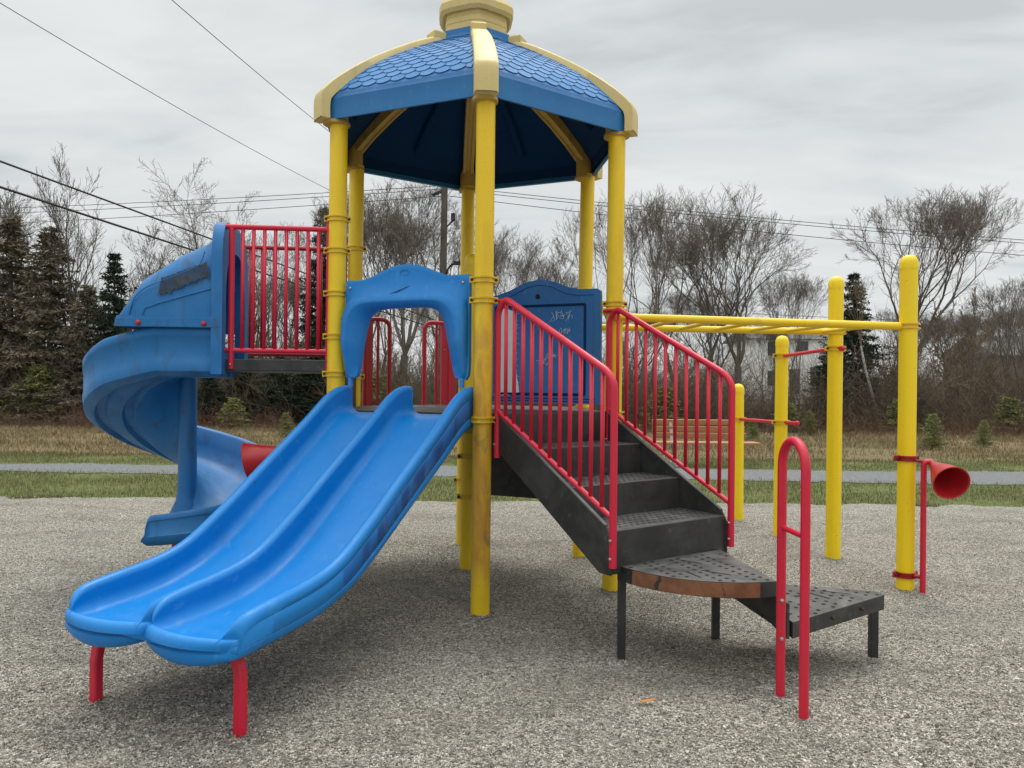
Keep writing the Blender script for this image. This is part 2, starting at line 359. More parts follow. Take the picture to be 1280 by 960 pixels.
tag(np_mesh('playground_gravel', V, np.stack([q, q+1, q+nx+1, q+nx], 1), MT['gravel'], smooth=True), kind='structure')
# loose stones
def scatter_stones(n, y0, y1, s0, s1):
    y = y0*(y1/y0)**nr.rand(n); x = (nr.rand(n)*2-1)*(y*.70+.2)
    k = len(x); a = nr.rand(k)*6.283; s = s0+(s1-s0)*nr.rand(k)**1.6
    base = np.array([[1, 0, 0], [-.4, .8, .05], [-.7, -.6, -.05], [.35, .1, .75], [-.45, .1, .6], [0, 0, -.5]])
    F0 = np.array([[0, 1, 3], [1, 4, 3], [1, 2, 4], [2, 3, 4], [2, 0, 3], [0, 2, 5], [2, 1, 5], [1, 0, 5]])
    B = base[None]*(.7+.6*nr.rand(k, 6, 1)); B[:, :, 2] *= (.6+.5*nr.rand(k, 1)); tx = nr.randn(k, 1)*.5; B[:, :, 2] += B[:, :, 0]*tx
    c, sn = np.cos(a)[:, None], np.sin(a)[:, None]
    P = np.stack([B[:, :, 0]*c-B[:, :, 1]*sn, B[:, :, 0]*sn+B[:, :, 1]*c, B[:, :, 2]], -1)*s[:, None, None]
    P += np.stack([x, y, gz(x, y)+.012+s*.25], -1)[:, None]
    return P.reshape(-1, 3), (F0[None]+6*np.arange(k)[:, None, None]).reshape(-1, 3)
V, F = scatter_stones(230000, 2.7, 9.4, .0028, .0068)
tag(np_mesh('loose_gravel', V, F, MT['stone']), 'loose grey and cream gravel stones covering the playground floor', 'gravel', kind='stuff')
# grass blades
def blades(n, fx, h0, h1, w, lean=.5):
    x, y = fx(n); k = len(x); a = nr.rand(k)*6.283; h = h0+(h1-h0)*nr.rand(k)**1.5; l = h*lean*nr.rand(k); b = nr.rand(k)*6.283
    p0 = np.stack([x, y, np.full(k, -.02)], -1); d = np.stack([np.cos(a), np.sin(a), 0*a], -1)*w/2
    top = p0+np.stack([np.cos(b)*l, np.sin(b)*l, h], -1); mid = p0+np.stack([np.cos(b)*l*.3, np.sin(b)*l*.3, h*.6], -1)
    V = np.stack([p0-d, p0+d, mid+d*.7, top, mid-d*.7], 1).reshape(-1, 3)
    return V, (np.array([[0, 1, 2], [0, 2, 4], [4, 2, 3]])[None]+5*np.arange(k)[:, None, None]).reshape(-1, 3)
def lawn_xy(n):
    y = 10.05+nr.rand(n)**.9*6.5; x = (nr.rand(n)*2-1)*y*.76
    pnv = 12.75-.03*x; pfv = 14.35+.01*x; eg = np.array([edgeG(a) for a in x])
    keep = ((y < pnv+.16*nr.randn(n)) & (y > eg-.22*nr.rand(n)**2*(1+np.sin(x*3.3)+.7*np.sin(x*8.1+2)))) | (y > pfv+.16*nr.randn(n))
    keep &= (np.sin(x*2.1+y)+np.sin(y*3.7-x*1.3)+nr.randn(n)*.9 > -1.2)
    return x[keep], y[keep]
V, F = blades(130000, lawn_xy, .02, .075, .008)
tag(np_mesh('lawn_grass', V, F, MT['lawn']), 'short green grass strips on both sides of the gravel path', 'grass', kind='stuff')
def tuft_xy(n):
    c = np.array([(-6.15, 9.95), (-6.3, 9.9), (-5.9, 10.0), (2.3, 9.95), (5.4, 10.0)]); i = nr.randint(0, len(c), n)
    return c[i, 0]+nr.randn(n)*.09, c[i, 1]+nr.randn(n)*.05
V, F = blades(1500, tuft_xy, .03, .10, .012, 1.2)
tag(np_mesh('edge_weeds', V, F, MT['lawn']), 'small weed clumps creeping over the near edge of the lawn', 'weeds', kind='stuff')
def straw_xy(n):
    y = 15.6+(nr.rand(n)**.8)*15; x = (nr.rand(n)*2-1)*y*.76
    keep = (y > 16.0+.05*x+nr.randn(n)*.5) & (np.sin(x*1.3)+np.sin(y*2.9+x*.7)+np.sin(x*.5-y)+nr.randn(n)*.8 > -.9)
    return x[keep], y[keep]
V, F = blades(130000, straw_xy, .04, .19, .013, 1.5)
tag(np_mesh('meadow_grass', V, F, MT['straw']), 'tall dry straw coloured grass between the path and the woods', 'dry grass', kind='stuff')
# fallen leaf
b = MB(); c = np.array((.66, 3.68, .032)); lf = [(-.05, 0), (-.02, .014), (.02, .018), (.055, .006), (.03, -.008), (-.015, -.013)]
b.prism([c+np.array((x, y+.25*x, .012*abs(x)/.05)) for x, y in lf], (0, 0, .002)); tag(b.build('leaf', MT['leaf'], org=c), 'small dry orange leaf lying alone on the gravel', 'leaf')

V = []; F = []
for _ in range(420):
    y = 2.8*(10/2.8)**rnd.random(); x = rnd.uniform(-1, 1)*(y*.70); a = rnd.uniform(0, 3.14); L_ = rnd.uniform(.012, .05); z = float(gz(np.array(x), np.array(y)))+.022; d_ = np.array((math.cos(a), math.sin(a), rnd.uniform(-.1, .1)))*L_; w_ = np.array((-math.sin(a), math.cos(a), 0))*rnd.uniform(.001, .0035); o = len(V)
    p_ = np.array((x, y, z)); V += [p_-d_, p_+w_, p_+d_, p_-w_, p_+np.array((0, 0, .003))]; F += [(o, o+1, o+4), (o+1, o+2, o+4), (o+2, o+3, o+4), (o+3, o, o+4)]
tag(np_mesh('litter', np.array(V), np.array(F), MT['brush']), 'tiny dry twigs and leaf scraps strewn over the gravel', 'litter', kind='stuff')
# ------------------------------------------------------------------ play structure frame numbers
P = [np.array(p) for p in [(-.198, 5.086), (.76, 5.782), (.636, 6.959), (-.445, 7.44), (-1.403, 6.745), (-1.279, 5.568)]]
C = np.array((-.3215, 6.2633)); RT = (C[0], C[1], 0.0)
def p3(p, z): return np.array([p[0], p[1], z])
play = thing('playground_structure', RT, 'blue, yellow and red play structure with domed roof, twin slide, spiral slide and black steps', 'playground structure')
PR = .0635
def clamp(post, x, y, z, mat, tabdir=None, r=PR, dirt=True):
    b = MB()
    for dz in (-.018, .012):
        b.loft([[(x+q*math.cos(t), y+q*math.sin(t), z+dz+h) for t in np.linspace(0, 2*math.pi, 24, endpoint=False)] for q, h in ((r-.002, 0), (r+.012, 0), (r+.012, .011), (r-.002, .011))], True)
    b.loft([[(x+q*math.cos(t), y+q*math.sin(t), z+h) for t in np.linspace(0, 2*math.pi, 24, endpoint=False)] for q, h in ((r+.003, -.012), (r+.003, .016))], True)
    td = nrm(np.array(tabdir if tabdir is not None else (1, -.3))); tn = np.array([-td[1], td[0]]); s_v = -1 if tn[1] > 0 else 1
    for s_ in (1, -1):
        cc = np.array([x, y])+td*s_*(r+.016); b.box((*cc, z+.002), (*(td*.016), 0), (*(tn*.012), 0), (0, 0, .021))
    for s_ in (1, -1): cc = np.array([x, y])+td*s_*(r+.018)+tn*s_v*.016; b.ball((*cc, z+.002), .0105, 8, 1)
    return b.build('clamp', [mat, MT['rustbolt']], post)
def post(x, y, z1, mat, top=None, clamps=(), cap=False, name='support_post', lab=None, r=PR, cmat=None):
    tx, ty = top if top else (x, y); b = MB()
    b.tube([(x, y, -.15), (tx, ty, z1)], r, 28, caps=not cap)
    o = b.build(name, mat, play)
    if lab: o['label'] = lab
    if cap:
        c_ = MB(); n = 28
        c_.loft([[(tx+q*math.cos(t), ty+q*math.sin(t), z1+h) for t in np.linspace(0, 2*math.pi, n, endpoint=False)] for q, h in ((r+.0025, -.045), (r+.0035, 0), (r*.97, .022), (r*.8, .044), (r*.5, .058), (.004, .064))], True, capB=True)
        c_.build('cap', mat, o)
    for it in clamps:
        z, cm = (it, cmat or MT['yellow_clamp']) if not isinstance(it, tuple) else it
        clamp(o, x+(tx-x)*z/z1, y+(ty-y)*z/z1, z, cm, tabdir=(1, .12))
    return o
ZT = 3.45
post(-.198, 5.086, ZT, MT['yellow_stain'], (-.190, 5.086), (1.31, 2.10, 2.235), lab='yellow post with orange stains beside the twin slide')
post(.752, 5.76, ZT, MT['yellow'], (.772, 5.77), (1.33, 2.10, 2.155))
post(.622, 6.95, ZT, MT['yellow'], (.668, 6.95), (1.33,))
post(-.465, 7.42, ZT, MT['yellow'], (-.44, 7.42), (1.30, .62))
post(-1.403, 6.745, ZT, MT['yellow'], (-1.38, 6.745), (1.60, 2.72))
post(-1.283, 5.568, ZT, MT['yellow'], (-1.272, 5.568), (1.61, 1.88, 2.19, 2.50, 2.73))
post(-.355, 6.33, 2.55, MT['yellow'], (-.335, 6.30), (1.16, .62, .95), cap=True)

# ------------------------------------------------------------------ roof
dirs = [nrm(p-C) for p in P]
PRF = [(1.285, 3.43), (1.290, 3.575), (1.27, 3.615), (1.18, 3.715), (1.04, 3.845), (.92, 3.935), (.80, 4.012), (.68, 4.085), (.55, 4.155), (.42, 4.22), (.30, 4.275)]
def ridge(k, r, z): q = C+dirs[k % 6]*r; return np.array([q[0], q[1], z])
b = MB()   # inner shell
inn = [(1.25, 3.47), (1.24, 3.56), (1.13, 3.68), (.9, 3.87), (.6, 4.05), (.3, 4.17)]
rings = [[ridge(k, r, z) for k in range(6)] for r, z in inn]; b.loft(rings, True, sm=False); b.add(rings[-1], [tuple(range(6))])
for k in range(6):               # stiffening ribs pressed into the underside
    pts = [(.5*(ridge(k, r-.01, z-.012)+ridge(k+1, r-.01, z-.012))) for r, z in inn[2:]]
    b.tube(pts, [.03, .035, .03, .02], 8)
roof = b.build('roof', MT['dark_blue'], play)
prof = np.array(PRF[2:]); dd = np.r_[0, np.cumsum(np.linalg.norm(np.diff(prof, axis=0), axis=1))]
def roofpt(k, x, s, h=0):        # x metres sideways from the facet's middle line, s metres up the slope, h off the face
    r = np.interp(s, dd, prof[:, 0]); z = np.interp(s, dd, prof[:, 1])
    a, c_ = ridge(k, r, z), ridge(k+1, r, z); m_ = .5*(a+c_); ex = nrm(c_-a)
    r2 = np.interp(s+.02, dd, prof[:, 0]); z2 = np.interp(s+.02, dd, prof[:, 1]); r1 = np.interp(s-.02, dd, prof[:, 0]); z1 = np.interp(s-.02, dd, prof[:, 1])
    od = nrm(np.r_[m_[:2]-C, 0]); t = nrm(np.array([*(od[:2]*(r2-r1)*.866), z2-z1])); n_ = nrm(np.cross(ex, t)); n_ = n_ if n_[2] > 0 else -n_
    return m_+ex*x+n_*h, r
for k in range(6):
    b = MB(); bot = [ridge(k, 1.25, 3.435), ridge(k+1, 1.25, 3.435)]
    ring = [[p_+(q_-p_)*u for u in np.linspace(0, 1, 9) for p_, q_ in [(ridge(k, r, z), ridge(k+1, r, z))]] for r, z in [(1.25, 3.435)]+PRF]
    b.loft(ring[:3], closed=False, sm=False); b.loft(ring[2:5], closed=False, sm=False); b.loft(ring[4:], closed=False, sm=True)
    # shingles
    s = .05; row = 0; pit = .072
    while s < dd[-1]-.06:
        r = np.interp(s, dd, prof[:, 0]); hw = r/2-.095; w = .118
        off = 0 if row % 2 else w/2; j0 = int(hw/w)+2
        for j in range(-j0, j0+1):
            xc = j*w+off; xa, xb = max(xc-w/2+.003, -hw), min(xc+w/2-.003, hw)
            if xb-xa < .02: continue
            pts = []; sk = []
            for t in np.linspace(xa, xb, 9):
                arc = .030*(1-min(1, ((t-xc)/(w/2))**2)); pts.append(roofpt(k, t, s-arc, .0065)[0]); sk.append(roofpt(k, t, s-arc, .000)[0])
            top = [roofpt(k, xb, s+pit*.85, .002)[0], roofpt(k, xa, s+pit*.85, .002)[0]]
            b.add(pts+top, [tuple(range(11))], 0, False); b.loft([sk, pts], closed=False, sm=False)
        s += pit; row += 1
    b.build('roof_panel', MT['roof_blue'], roof, fix=False)
    # cream rib over the ridge
    rp_ = [(1.335, 3.425), (1.335, 3.59), (1.30, 3.655), (1.20, 3.755), (1.05, 3.875), (.9, 3.98), (.72, 4.09), (.55, 4.185), (.40, 4.255), (.355, 4.285)]
    d_ = dirs[k]; pe = np.array([-d_[1], d_[0], 0]); rr = []
    fine = smooth_path(rp_[:1]+rp_[1:], 4)
    for (r, z) in fine:
        hwid = .080-.022*(1.335-r)/1.0; c_ = np.array([*(C+d_*r), z]); i_ = np.array([*(C+d_*(r-.06)), max(z-.05, 3.427)])
        c_[2] = max(c_[2], 3.433); rr.append([i_-pe*hwid, c_-pe*hwid*.98-np.array([0, 0, .008]), c_-pe*hwid*.82+np.array([0, 0, .003]), c_+np.array([0, 0, .006]), c_+pe*hwid*.82+np.array([0, 0, .003]), c_+pe*hwid*.98-np.array([0, 0, .008]), i_+pe*hwid])
    b = MB(); b.loft(rr, True, sm=True, capA=True, capB=True)
    c_ = np.array([*(C+d_*.37), 4.275]); b.loft([[c_+np.array([*(d_*a*q), 0])+pe*bb*q+np.array([0, 0, h]) for a, bb in ((-.05, -.058), (.05, -.058), (.05, .058), (-.05, .058))] for q, h in ((1, -.03), (1.05, .02), (.85, .035))], True, capB=True, sm=False)
    b.build('ridge_rib', MT['cream'], roof, angle=50)
    # tan bracket inside
    b = MB(); rr = []
    for r, z, hh in ((1.255, 3.50, .06), (1.15, 3.60, .085), (1.0, 3.73, .08), (.8, 3.87, .07), (.55, 4.02, .06), (.33, 4.12, .05)):
        c_ = np.array([*(C+d_*r), z]); rr.append([c_-pe*.055+np.array([0, 0, hh*.7]), c_-pe*.05-np.array([0, 0, hh*.6]), c_-pe*.022-np.array([0, 0, hh*.68]), c_-pe*.018-np.array([0, 0, hh*.45]), c_+pe*.018-np.array([0, 0, hh*.45]), c_+pe*.022-np.array([0, 0, hh*.68]), c_+pe*.05-np.array([0, 0, hh*.6]), c_+pe*.055+np.array([0, 0, hh*.7])])
    b.loft(rr, True, capA=True, capB=True, sm=False)
    c0 = C+d_*1.184
    b.loft([[np.array([*c0, 0])+np.array([*(d_*(a+.01)*q), 0])+pe*bb*q+np.array([0, 0, h]) for a, bb in [(.095*math.cos(t), .085*math.sin(t)) for t in np.linspace(0, 2*math.pi, 20, endpoint=False)]] for q, h in ((.95, 3.405), (1.04, 3.41), (1.04, 3.43), (.88, 3.435), (.88, 3.56), (.7, 3.64))], True, capA=True, capB=True)
    b.build('bracket', MT['tan'], roof, angle=45)
q = MB(); q.loft([[ridge(k, r_, z_) for k in range(6)] for r_, z_ in ((.315, 4.25), (.30, 4.30), (.298, 4.342), (.28, 4.345))], True, sm=False); q.build('neck', MT['roof_blue'], roof)
b = MB()   # cupola
def hexr(r, z, sub=4):
    o = []
    for k in range(6):
        a, c_ = ridge(k, r, z), ridge(k+1, r, z)
        for t in np.linspace(0, 1, sub, endpoint=False): o.append(a+(c_-a)*t)
    o = np.array(o); cc = np.array([*C, z]); 
    return [cc+(p_-cc)*(1-.05*(abs(np.linalg.norm(p_-cc)/r-1) < .02)) for p_ in o]
b.loft([hexr(r, z) for r, z in ((.290, 4.34), (.285, 4.345), (.285, 4.385), (.280, 4.39), (.280, 4.395), (.285, 4.40), (.285, 4.435), (.280, 4.44), (.280, 4.445), (.285, 4.45), (.285, 4.50))], True, sm=False)
b.loft([hexr(r, z) for r, z in ((.27, 4.49), (.315, 4.475), (.340, 4.50), (.345, 4.55), (.325, 4.585), (.26, 4.60), (.20, 4.665), (.12, 4.71), (.03, 4.73))], True, sm=True, capB=True)
b.build('cupola', MT['cream'], roof, angle=24)

# ------------------------------------------------------------------ decks
ZD = 1.35; ZU = 1.71
def deckmesh(poly, z, th, name, mats):
    b = MB(); b.prism([p3(p, z-th) for p in poly], (0, 0, th), 0)
    o = b.build(name, mats, play, bevel=.006)
    return o
hexi = [C+dirs[k]*1.10 for k in range(6)]
deckmesh(hexi, ZD, .09, 'deck', MT['black'])
d5 = nrm(P[5]-P[4]); m5 = np.array([d5[1], -d5[0]])      # towards the viewer / out to the left
def U(w, v, z): q = P[5]+m5*w+d5*v; return np.array([q[0], q[1], z])
b = MB(); b.prism([U(a, c_, ZU-.085) for a, c_ in ((.03, .0), (.80, .0), (.80, -1.17), (.03, -1.17))], (0, 0, .085))
b.build('upper_deck', MT['black'], play, bevel=.006)
b = MB(); b.prism([U(a, c_, ZD-.05) for a, c_ in ((.02, -.05), (-.04, -.05), (-.04, -1.12), (.02, -1.12))], (0, 0, .32)); b.build('riser', MT['black'], play)
# dark closing panel under the deck behind the stair
eP = nrm(P[1]-C); nP = np.array([eP[1], -eP[0]]); nP = nP if nP[1] < 0 else -nP
b = MB(); q0, q1 = C+eP*.08+nP*.02, C+eP*1.1+nP*.02; b.prism([p3(q0, .655), p3(q1, .655), p3(q1, 1.26), p3(q0, 1.26)], p3(-nP*.03, 0)); b.build('under_deck_panel', MT['black'], play, bevel=.004)
for (k, w0, w1) in ((4, 0, 0),):
    pass

k = Mat('scuffed_blue_plastic', (.004, .125, .42), .45)
k.mix(k.mul(k.rng(k.noise(5, 6, stretch=(2.2, 2.2, .5), dist=.6), .46, .56), .75), (.004, .050, .19)); k.mix(k.mul(k.rng(k.noise(14, 6, stretch=(1, 1, .4)), .55, .7), .5), (.08, .20, .36)); k.bump(k.noise(400, 2), .12, .002); MT['scuffed'] = k.m
# ------------------------------------------------------------------ twin slide
eS = nrm(P[0]-P[5]); nS = np.array([eS[1], -eS[0]]); nS = nS if nS[1] < 0 else -nS
TOP = ([-.06, .0, .10, .22, .33, .45, .9, 1.1, 1.25, 1.35, 1.45, 1.56, 1.7, 1.9, 2.02], [1.53, 1.53, 1.515, 1.455, 1.375, 1.29, 1.00, .865, .775, .715, .668, .635, .612, .592, .578])
BED = ([-.06, .06, .16, .26, .9, 1.1, 1.25, 1.4, 1.6, 1.8, 2.1], [1.338, 1.335, 1.315, 1.255, .815, .680, .595, .530, .478, .455, .445])
BOT = ([-.06, .10, .2, .36, .9, 1.14, 1.35, 1.6, 1.9, 2.1], [1.25, 1.22, 1.165, 1.06, .735, .590, .480, .415, .39, .392])
def sm1(s, T, w=.05): return np.mean([inter(s+d, *T) for d in np.linspace(-w, w, 7)])
W0, W1 = .045, 1.130; WM = (W0+W1)/2
def section(s, top, bed, bot, dS=lambda u: 0, ins=0):
    wt = .034; pts = []
    top = max(top, bed+.001)
    H_ = top-bed; rr = min(wt, H_*.5+.001)
    def arch(u0, u1, z_): return [(u0+(u1-u0)*(.5-.5*math.cos(t)), z_-rr+rr*math.sin(t)) for t in np.linspace(0, math.pi, 9)]
    fil = min(.07, H_*.5+.002)
    def bedrow(a, c_):
        o = [(a+fil*(1-math.cos(t))*.9, bed+fil*(1-math.sin(t))) for t in np.linspace(0, math.pi/2, 6)]
        o += [(x, bed) for x in np.linspace(a+fil+.02, c_-fil-.02, 7)]
        return o+[(c_-fil*(1-math.cos(t))*.9, bed+fil*(1-math.sin(t))) for t in np.linspace(math.pi/2, 0, 6)]
    ek = min(1, max(0, (s-1.3)/.6)); D_ = max(top-bot, .02); rc = min(.06+.04*ek, D_*.30)
    pts += [(W0+rc*(1-math.sin(t)), bot+rc*(1-math.cos(t))) for t in (0, .4, .8, 1.2, 1.57)]+[(W0, bot+D_*.30), (W0+.004, bot+D_*.315), (W0, bot+D_*.33), (W0, bot+D_*.72), (W0+.004, bot+D_*.735), (W0, bot+D_*.75)]
    pts += arch(W0, W0+2*wt, top); pts += bedrow(W0+2*wt, WM-wt); pts += arch(WM-wt, WM+wt, top); pts += bedrow(WM+wt, W1-2*wt); pts += arch(W1-2*wt, W1, top)
    pts += [(W1, bot+D_*.75), (W1-.004, bot+D_*.735), (W1, bot+D_*.72), (W1, bot+D_*.33), (W1-.004, bot+D_*.315), (W1, bot+D_*.30)]+[(W1-rc*(1-math.sin(t)), bot+rc*(1-math.cos(t))) for t in (1.57, 1.2, .8, .4, 0)]+[*[(u_, bot+.014*ek-.052*ek*abs(math.sin(math.pi*(u_-W0)/(WM-W0)))**.8) for u_ in np.linspace(W1-rc-.02, W0+rc+.02, 27)]]
    pts = [(WM+(u_-WM)*(1-ins/.54), z_) for u_, z_ in pts]
    return [p3(P[5]+eS*u+nS*(s+dS(u)), z_) for u, z_ in pts]
scal = lambda u: .050*abs(math.sin(math.pi*(u-W0)/(WM-W0)))**.6-.015
rings = []
for s in np.r_[np.linspace(-.05, 1.985, 70)]:
    t_, b_, o_ = sm1(s, TOP), sm1(s, BED, .03), sm1(s, BOT)
    if s < .02: t_ = 1.53
    rings.append(section(s, t_, b_, o_, lambda u: scal(u)*max(0, (s-1.7)/.3)**1.5))
# rounded mouth: walls come down in a quarter circle to a raised rolled lip
for q in np.linspace(0, 1, 17)[1:]:
    a = q*math.pi/2; s = 1.985+.125*math.sin(a)
    rim = .445+.032*q**3; top = rim+.002+(.578-rim)*math.cos(a)**.62
    rings.append(section(s, top, rim, .385+.004*q*q, lambda u: scal(u)*max(0, (s-1.7)/.3)**1.5, .020*q**3))
last = rings[-1]; zc_ = .425
for q in (.2, .4, .6, .78, .93):
    off = .036*math.sin(q*math.pi/2); kz = math.cos(q*math.pi/2)*.96+.04
    cm = p3(P[5]+eS*WM, 0); isc = 1-.045*(1-math.cos(q*math.pi/2))/.54
    rings.append([(lambda l_: np.array([p_[0]+eS[0]*l_*(isc-1)+nS[0]*off, p_[1]+eS[1]*l_*(isc-1)+nS[1]*off, zc_+(p_[2]-zc_)*kz]))(float((np.array(p_[:2])-cm[:2])@eS)) for p_ in last])
b = MB(); b.loft(rings, True, capA=True, capB=True)
n_ = len(rings[0]); jw = [j for j in range(n_) if j >= n_-27-5-4 and j <= n_-27-5-4]
for i_ in range(50):
    for j in jw: b.mi[i_*n_+j] = 1
slide = b.build('twin_slide', [MT['slide_blue'], MT['scuffed']], play, angle=55); slide['label'] = 'bright blue double slide with three side walls'
for X_, Y_, inw in ((-1.164, 3.327, -1), (-2.0, 3.72, 1)):
    b = MB(); ii = np.array([*(eS*inw), 0]); q = np.array([X_, Y_, 0])
    path = bend([q+np.array([0, 0, -.1]), q+np.array([0, 0, .33]), q+ii*.10+np.array([0, 0, .41])-np.array([*(nS*.0), 0])], .09, 7) if inw < 0 else [q+np.array([0, 0, -.1]), q+np.array([0, 0, .2]), q+np.array([.02, .03, .41])]
    # square-ish tube
    rr = []
    for i_, p_ in enumerate(path):
        t = nrm(np.array(path[min(i_+1, len(path)-1)])-np.array(path[max(i_-1, 0)])); a = np.array([*nS, 0]); a = nrm(a-t*np.dot(a, t)); c_ = np.cross(t, a)
        rr.append([p_+.024*(x*a+y*c_) for x, y in ((-1, -.7), (-.7, -1), (.7, -1), (1, -.7), (1, .7), (.7, 1), (-.7, 1), (-1, .7))])
    b.loft(rr, True, capA=True, capB=True, sm=False); b.build('leg', MT['red'], slide)

# ------------------------------------------------------------------ entrance arch over the slide
def A(u, z, o): return p3(P[5]+eS*u+nS*(o+.0), z)
uc = .5875; NA = 61
def sym(pts): return [(uc-a, z) for a, z in pts]+[(uc+a, z) for a, z in reversed(pts[:-1] if pts[-1][0] == 0 else pts)]
outer = sym([(.435, 1.585), (.495, 1.60), (.50, 1.9), (.50, 2.2), (.50, 2.265), (.485, 2.282), (.40, 2.278), (.32, 2.285), (.22, 2.32), (.12, 2.358), (.0, 2.373)])
rimo = sym([(.425, 1.585), (.475, 1.60), (.485, 1.85), (.478, 2.0), (.445, 2.085), (.38, 2.128), (.28, 2.145), (.14, 2.15), (.0, 2.15)])
rimm = sym([(.425, 1.585), (.455, 1.61), (.455, 1.83), (.44, 1.97), (.405, 2.05), (.34, 2.10), (.25, 2.115), (.12, 2.118), (.0, 2.118)])
rimi = sym([(.415, 1.585), (.39, 1.61), (.355, 1.80), (.325, 1.94), (.29, 2.02), (.24, 2.055), (.17, 2.068), (.08, 2.07), (.0, 2.07)])
def ring2(sh, o, n=NA, f=None): q = resample(smooth_path(sh, 5), n); return [A(a, z, o if f is None else f(z)*o) for a, z in q]
b = MB(); fz = lambda z: .25+.75*min(1, max(0, (z-1.58)/.25))
b.loft([ring2(rimi, -.025), ring2(outer, -.025), ring2(outer, .0), ring2(outer, .008)], closed=False)
b.loft([ring2(outer, .008), ring2(sym([(a*.97, z-.012*(z > 2.1)) for a, z in [(.435, 1.585), (.495, 1.60), (.50, 1.9), (.50, 2.2), (.50, 2.255), (.485, 2.27), (.40, 2.268), (.32, 2.272), (.22, 2.305), (.12, 2.343), (.0, 2.358)]]), .012), ring2(sym([(.43, 1.585), (.48, 1.60), (.495, 1.88), (.49, 2.05), (.46, 2.145), (.40, 2.19), (.30, 2.215), (.15, 2.228), (0, 2.23)]), .022, f=fz), ring2(rimo, .085, f=fz), ring2(rimm, .105, f=fz), ring2([(uc+(a-uc)*.97, z-.015*(z > 1.9)) for a, z in rimm], .10, f=fz), ring2(rimi, .03, f=fz), ring2(rimi, -.025)], closed=False)
arch = b.build('entrance_arch', MT['slide_blue'], play, angle=60); arch['label'] = 'blue hooded arch over the top of the twin slide'
for s_ in (-1, 1):
    q = MB(); q.tube([A(uc+s_*.45, 1.61, .01), A(uc+s_*.45, 1.52, .01)], .018, 12); q.build('pin', MT['slide_blue'], arch)
    q = MB(); q.tube([A(uc+s_*.455, 2.225, .012), A(uc+s_*.455, 2.225, .017)], .018, 14, mi=0); q.ball(A(uc+s_*.455, 2.225, .017), .011, 8, 1); q.build('bolt', [MT['panel_blue'], MT['steel']], arch)
q = MB()
for dx in np.linspace(-.05, .05, 9):
    q.tube([A(uc-.06+dx-.02, 2.165+dx*.3, .075), A(uc-.03+dx, 2.19+dx*.3, .052), A(uc+dx, 2.21+dx*.2, .036)], .0022, 5)
q.build('scribble', MT['panel_blue'], arch, fix=False)
q = MB(); pth = [A(uc+.03*math.cos(t)*1.3, 2.315+.018*math.sin(t), .016) for t in np.linspace(0, 2*math.pi, 25)]; q.tube(pth, .002, 5, caps=False); q.build('emblem', MT['panel_blue'], arch, fix=False)

# ------------------------------------------------------------------ wall panel between centre post and right post
def B(u, z, o=0): return p3(C+eP*u+nP*o, z)
b = MB(); out_ = [(.09, 1.40), (.09, 2.23), (.11, 2.25), (.22, 2.258), (.33, 2.29), (.45, 2.345), (.585, 2.372), (.72, 2.345), (.83, 2.30), (.93, 2.28), (1.06, 2.28), (1.085, 2.262), (1.088, 2.22), (1.088, 1.40)]
b.prism([B(u, z, -.02) for u, z in out_], p3(nP*.04, 0)); 
fr = [(.145, 1.43), (.145, 2.205), (.26, 2.218), (.38, 2.265), (.49, 2.315), (.585, 2.33), (.69, 2.312), (.80, 2.26), (.91, 2.235), (1.035, 2.235), (1.035, 1.43)]
ri = [(.215, 1.475), (.215, 2.165), (.965, 2.165), (.965, 1.475)]
b.tube([B(u, z, .021) for u, z in fr], .006, 6)
for (a, c_) in zip(ri, ri[1:]+ri[:1]): b.tube([B(*a, .022), B(*c_, .022)], .010, 6, mi=1)
for z in (1.44, 1.42): b.tube([B(.13, z, .02), B(1.05, z, .02)], .004, 6, mi=1)
wp = b.build('wall_panel', [MT['panel_blue'], MT['dark_blue']], play, bevel=.008); wp['label'] = 'dark blue arched wall panel with white scribbles'
q = MB(); q.tube([B(.575, 2.235, .015), B(.575, 2.235, .0225)], .020, 16); q.build('hole', MT['hole'], wp)
q = MB(); rw = random.Random(3)
L_ = [(.225, 2.155)]; 
q.prism([B(u, z, .0215) for u, z in [(.222, 2.15), (.30, 2.153), (.385, 2.12), (.383, 2.0), (.390, 1.86), (.386, 1.74), (.40, 1.63), (.418, 1.54), (.425, 1.47), (.36, 1.468), (.31, 1.455), (.25, 1.462), (.222, 1.47)]], p3(nP*.0015, 0)); q.build('paint_daub', MT['white_paint'], wp)
q = MB()
def scrib(u0, z0, w, h, n):
    u = u0
    for i_ in range(n):
        uu, zz = u0+w*i_/n, z0+rw.uniform(-.2, .2)*h; pts = [B(uu+rw.uniform(-.6, .9)*w/n*1.4, zz+rw.uniform(-.5, .5)*h, .0225) for _ in range(5)]
        q.tube(smooth_path(pts, 5), .0015, 4, caps=False)
scrib(.70, 2.08, .16, .075, 7); scrib(.76, 1.96, .09, .06, 5); scrib(.585, 1.72, .10, .06, 4); scrib(.66, 1.76, .10, .05, 3); scrib(.80, 1.89, .02, .05, 2)
for zz in np.linspace(1.55, 2.1, 16): q.tube([B(.385, zz, .0225), B(.40+rw.random()*.03, zz+rw.uniform(-.02, .02), .0225)], .0015, 4)
q.build('scribble', MT['scratch'], wp, fix=False)['kind'] = 'stuff'

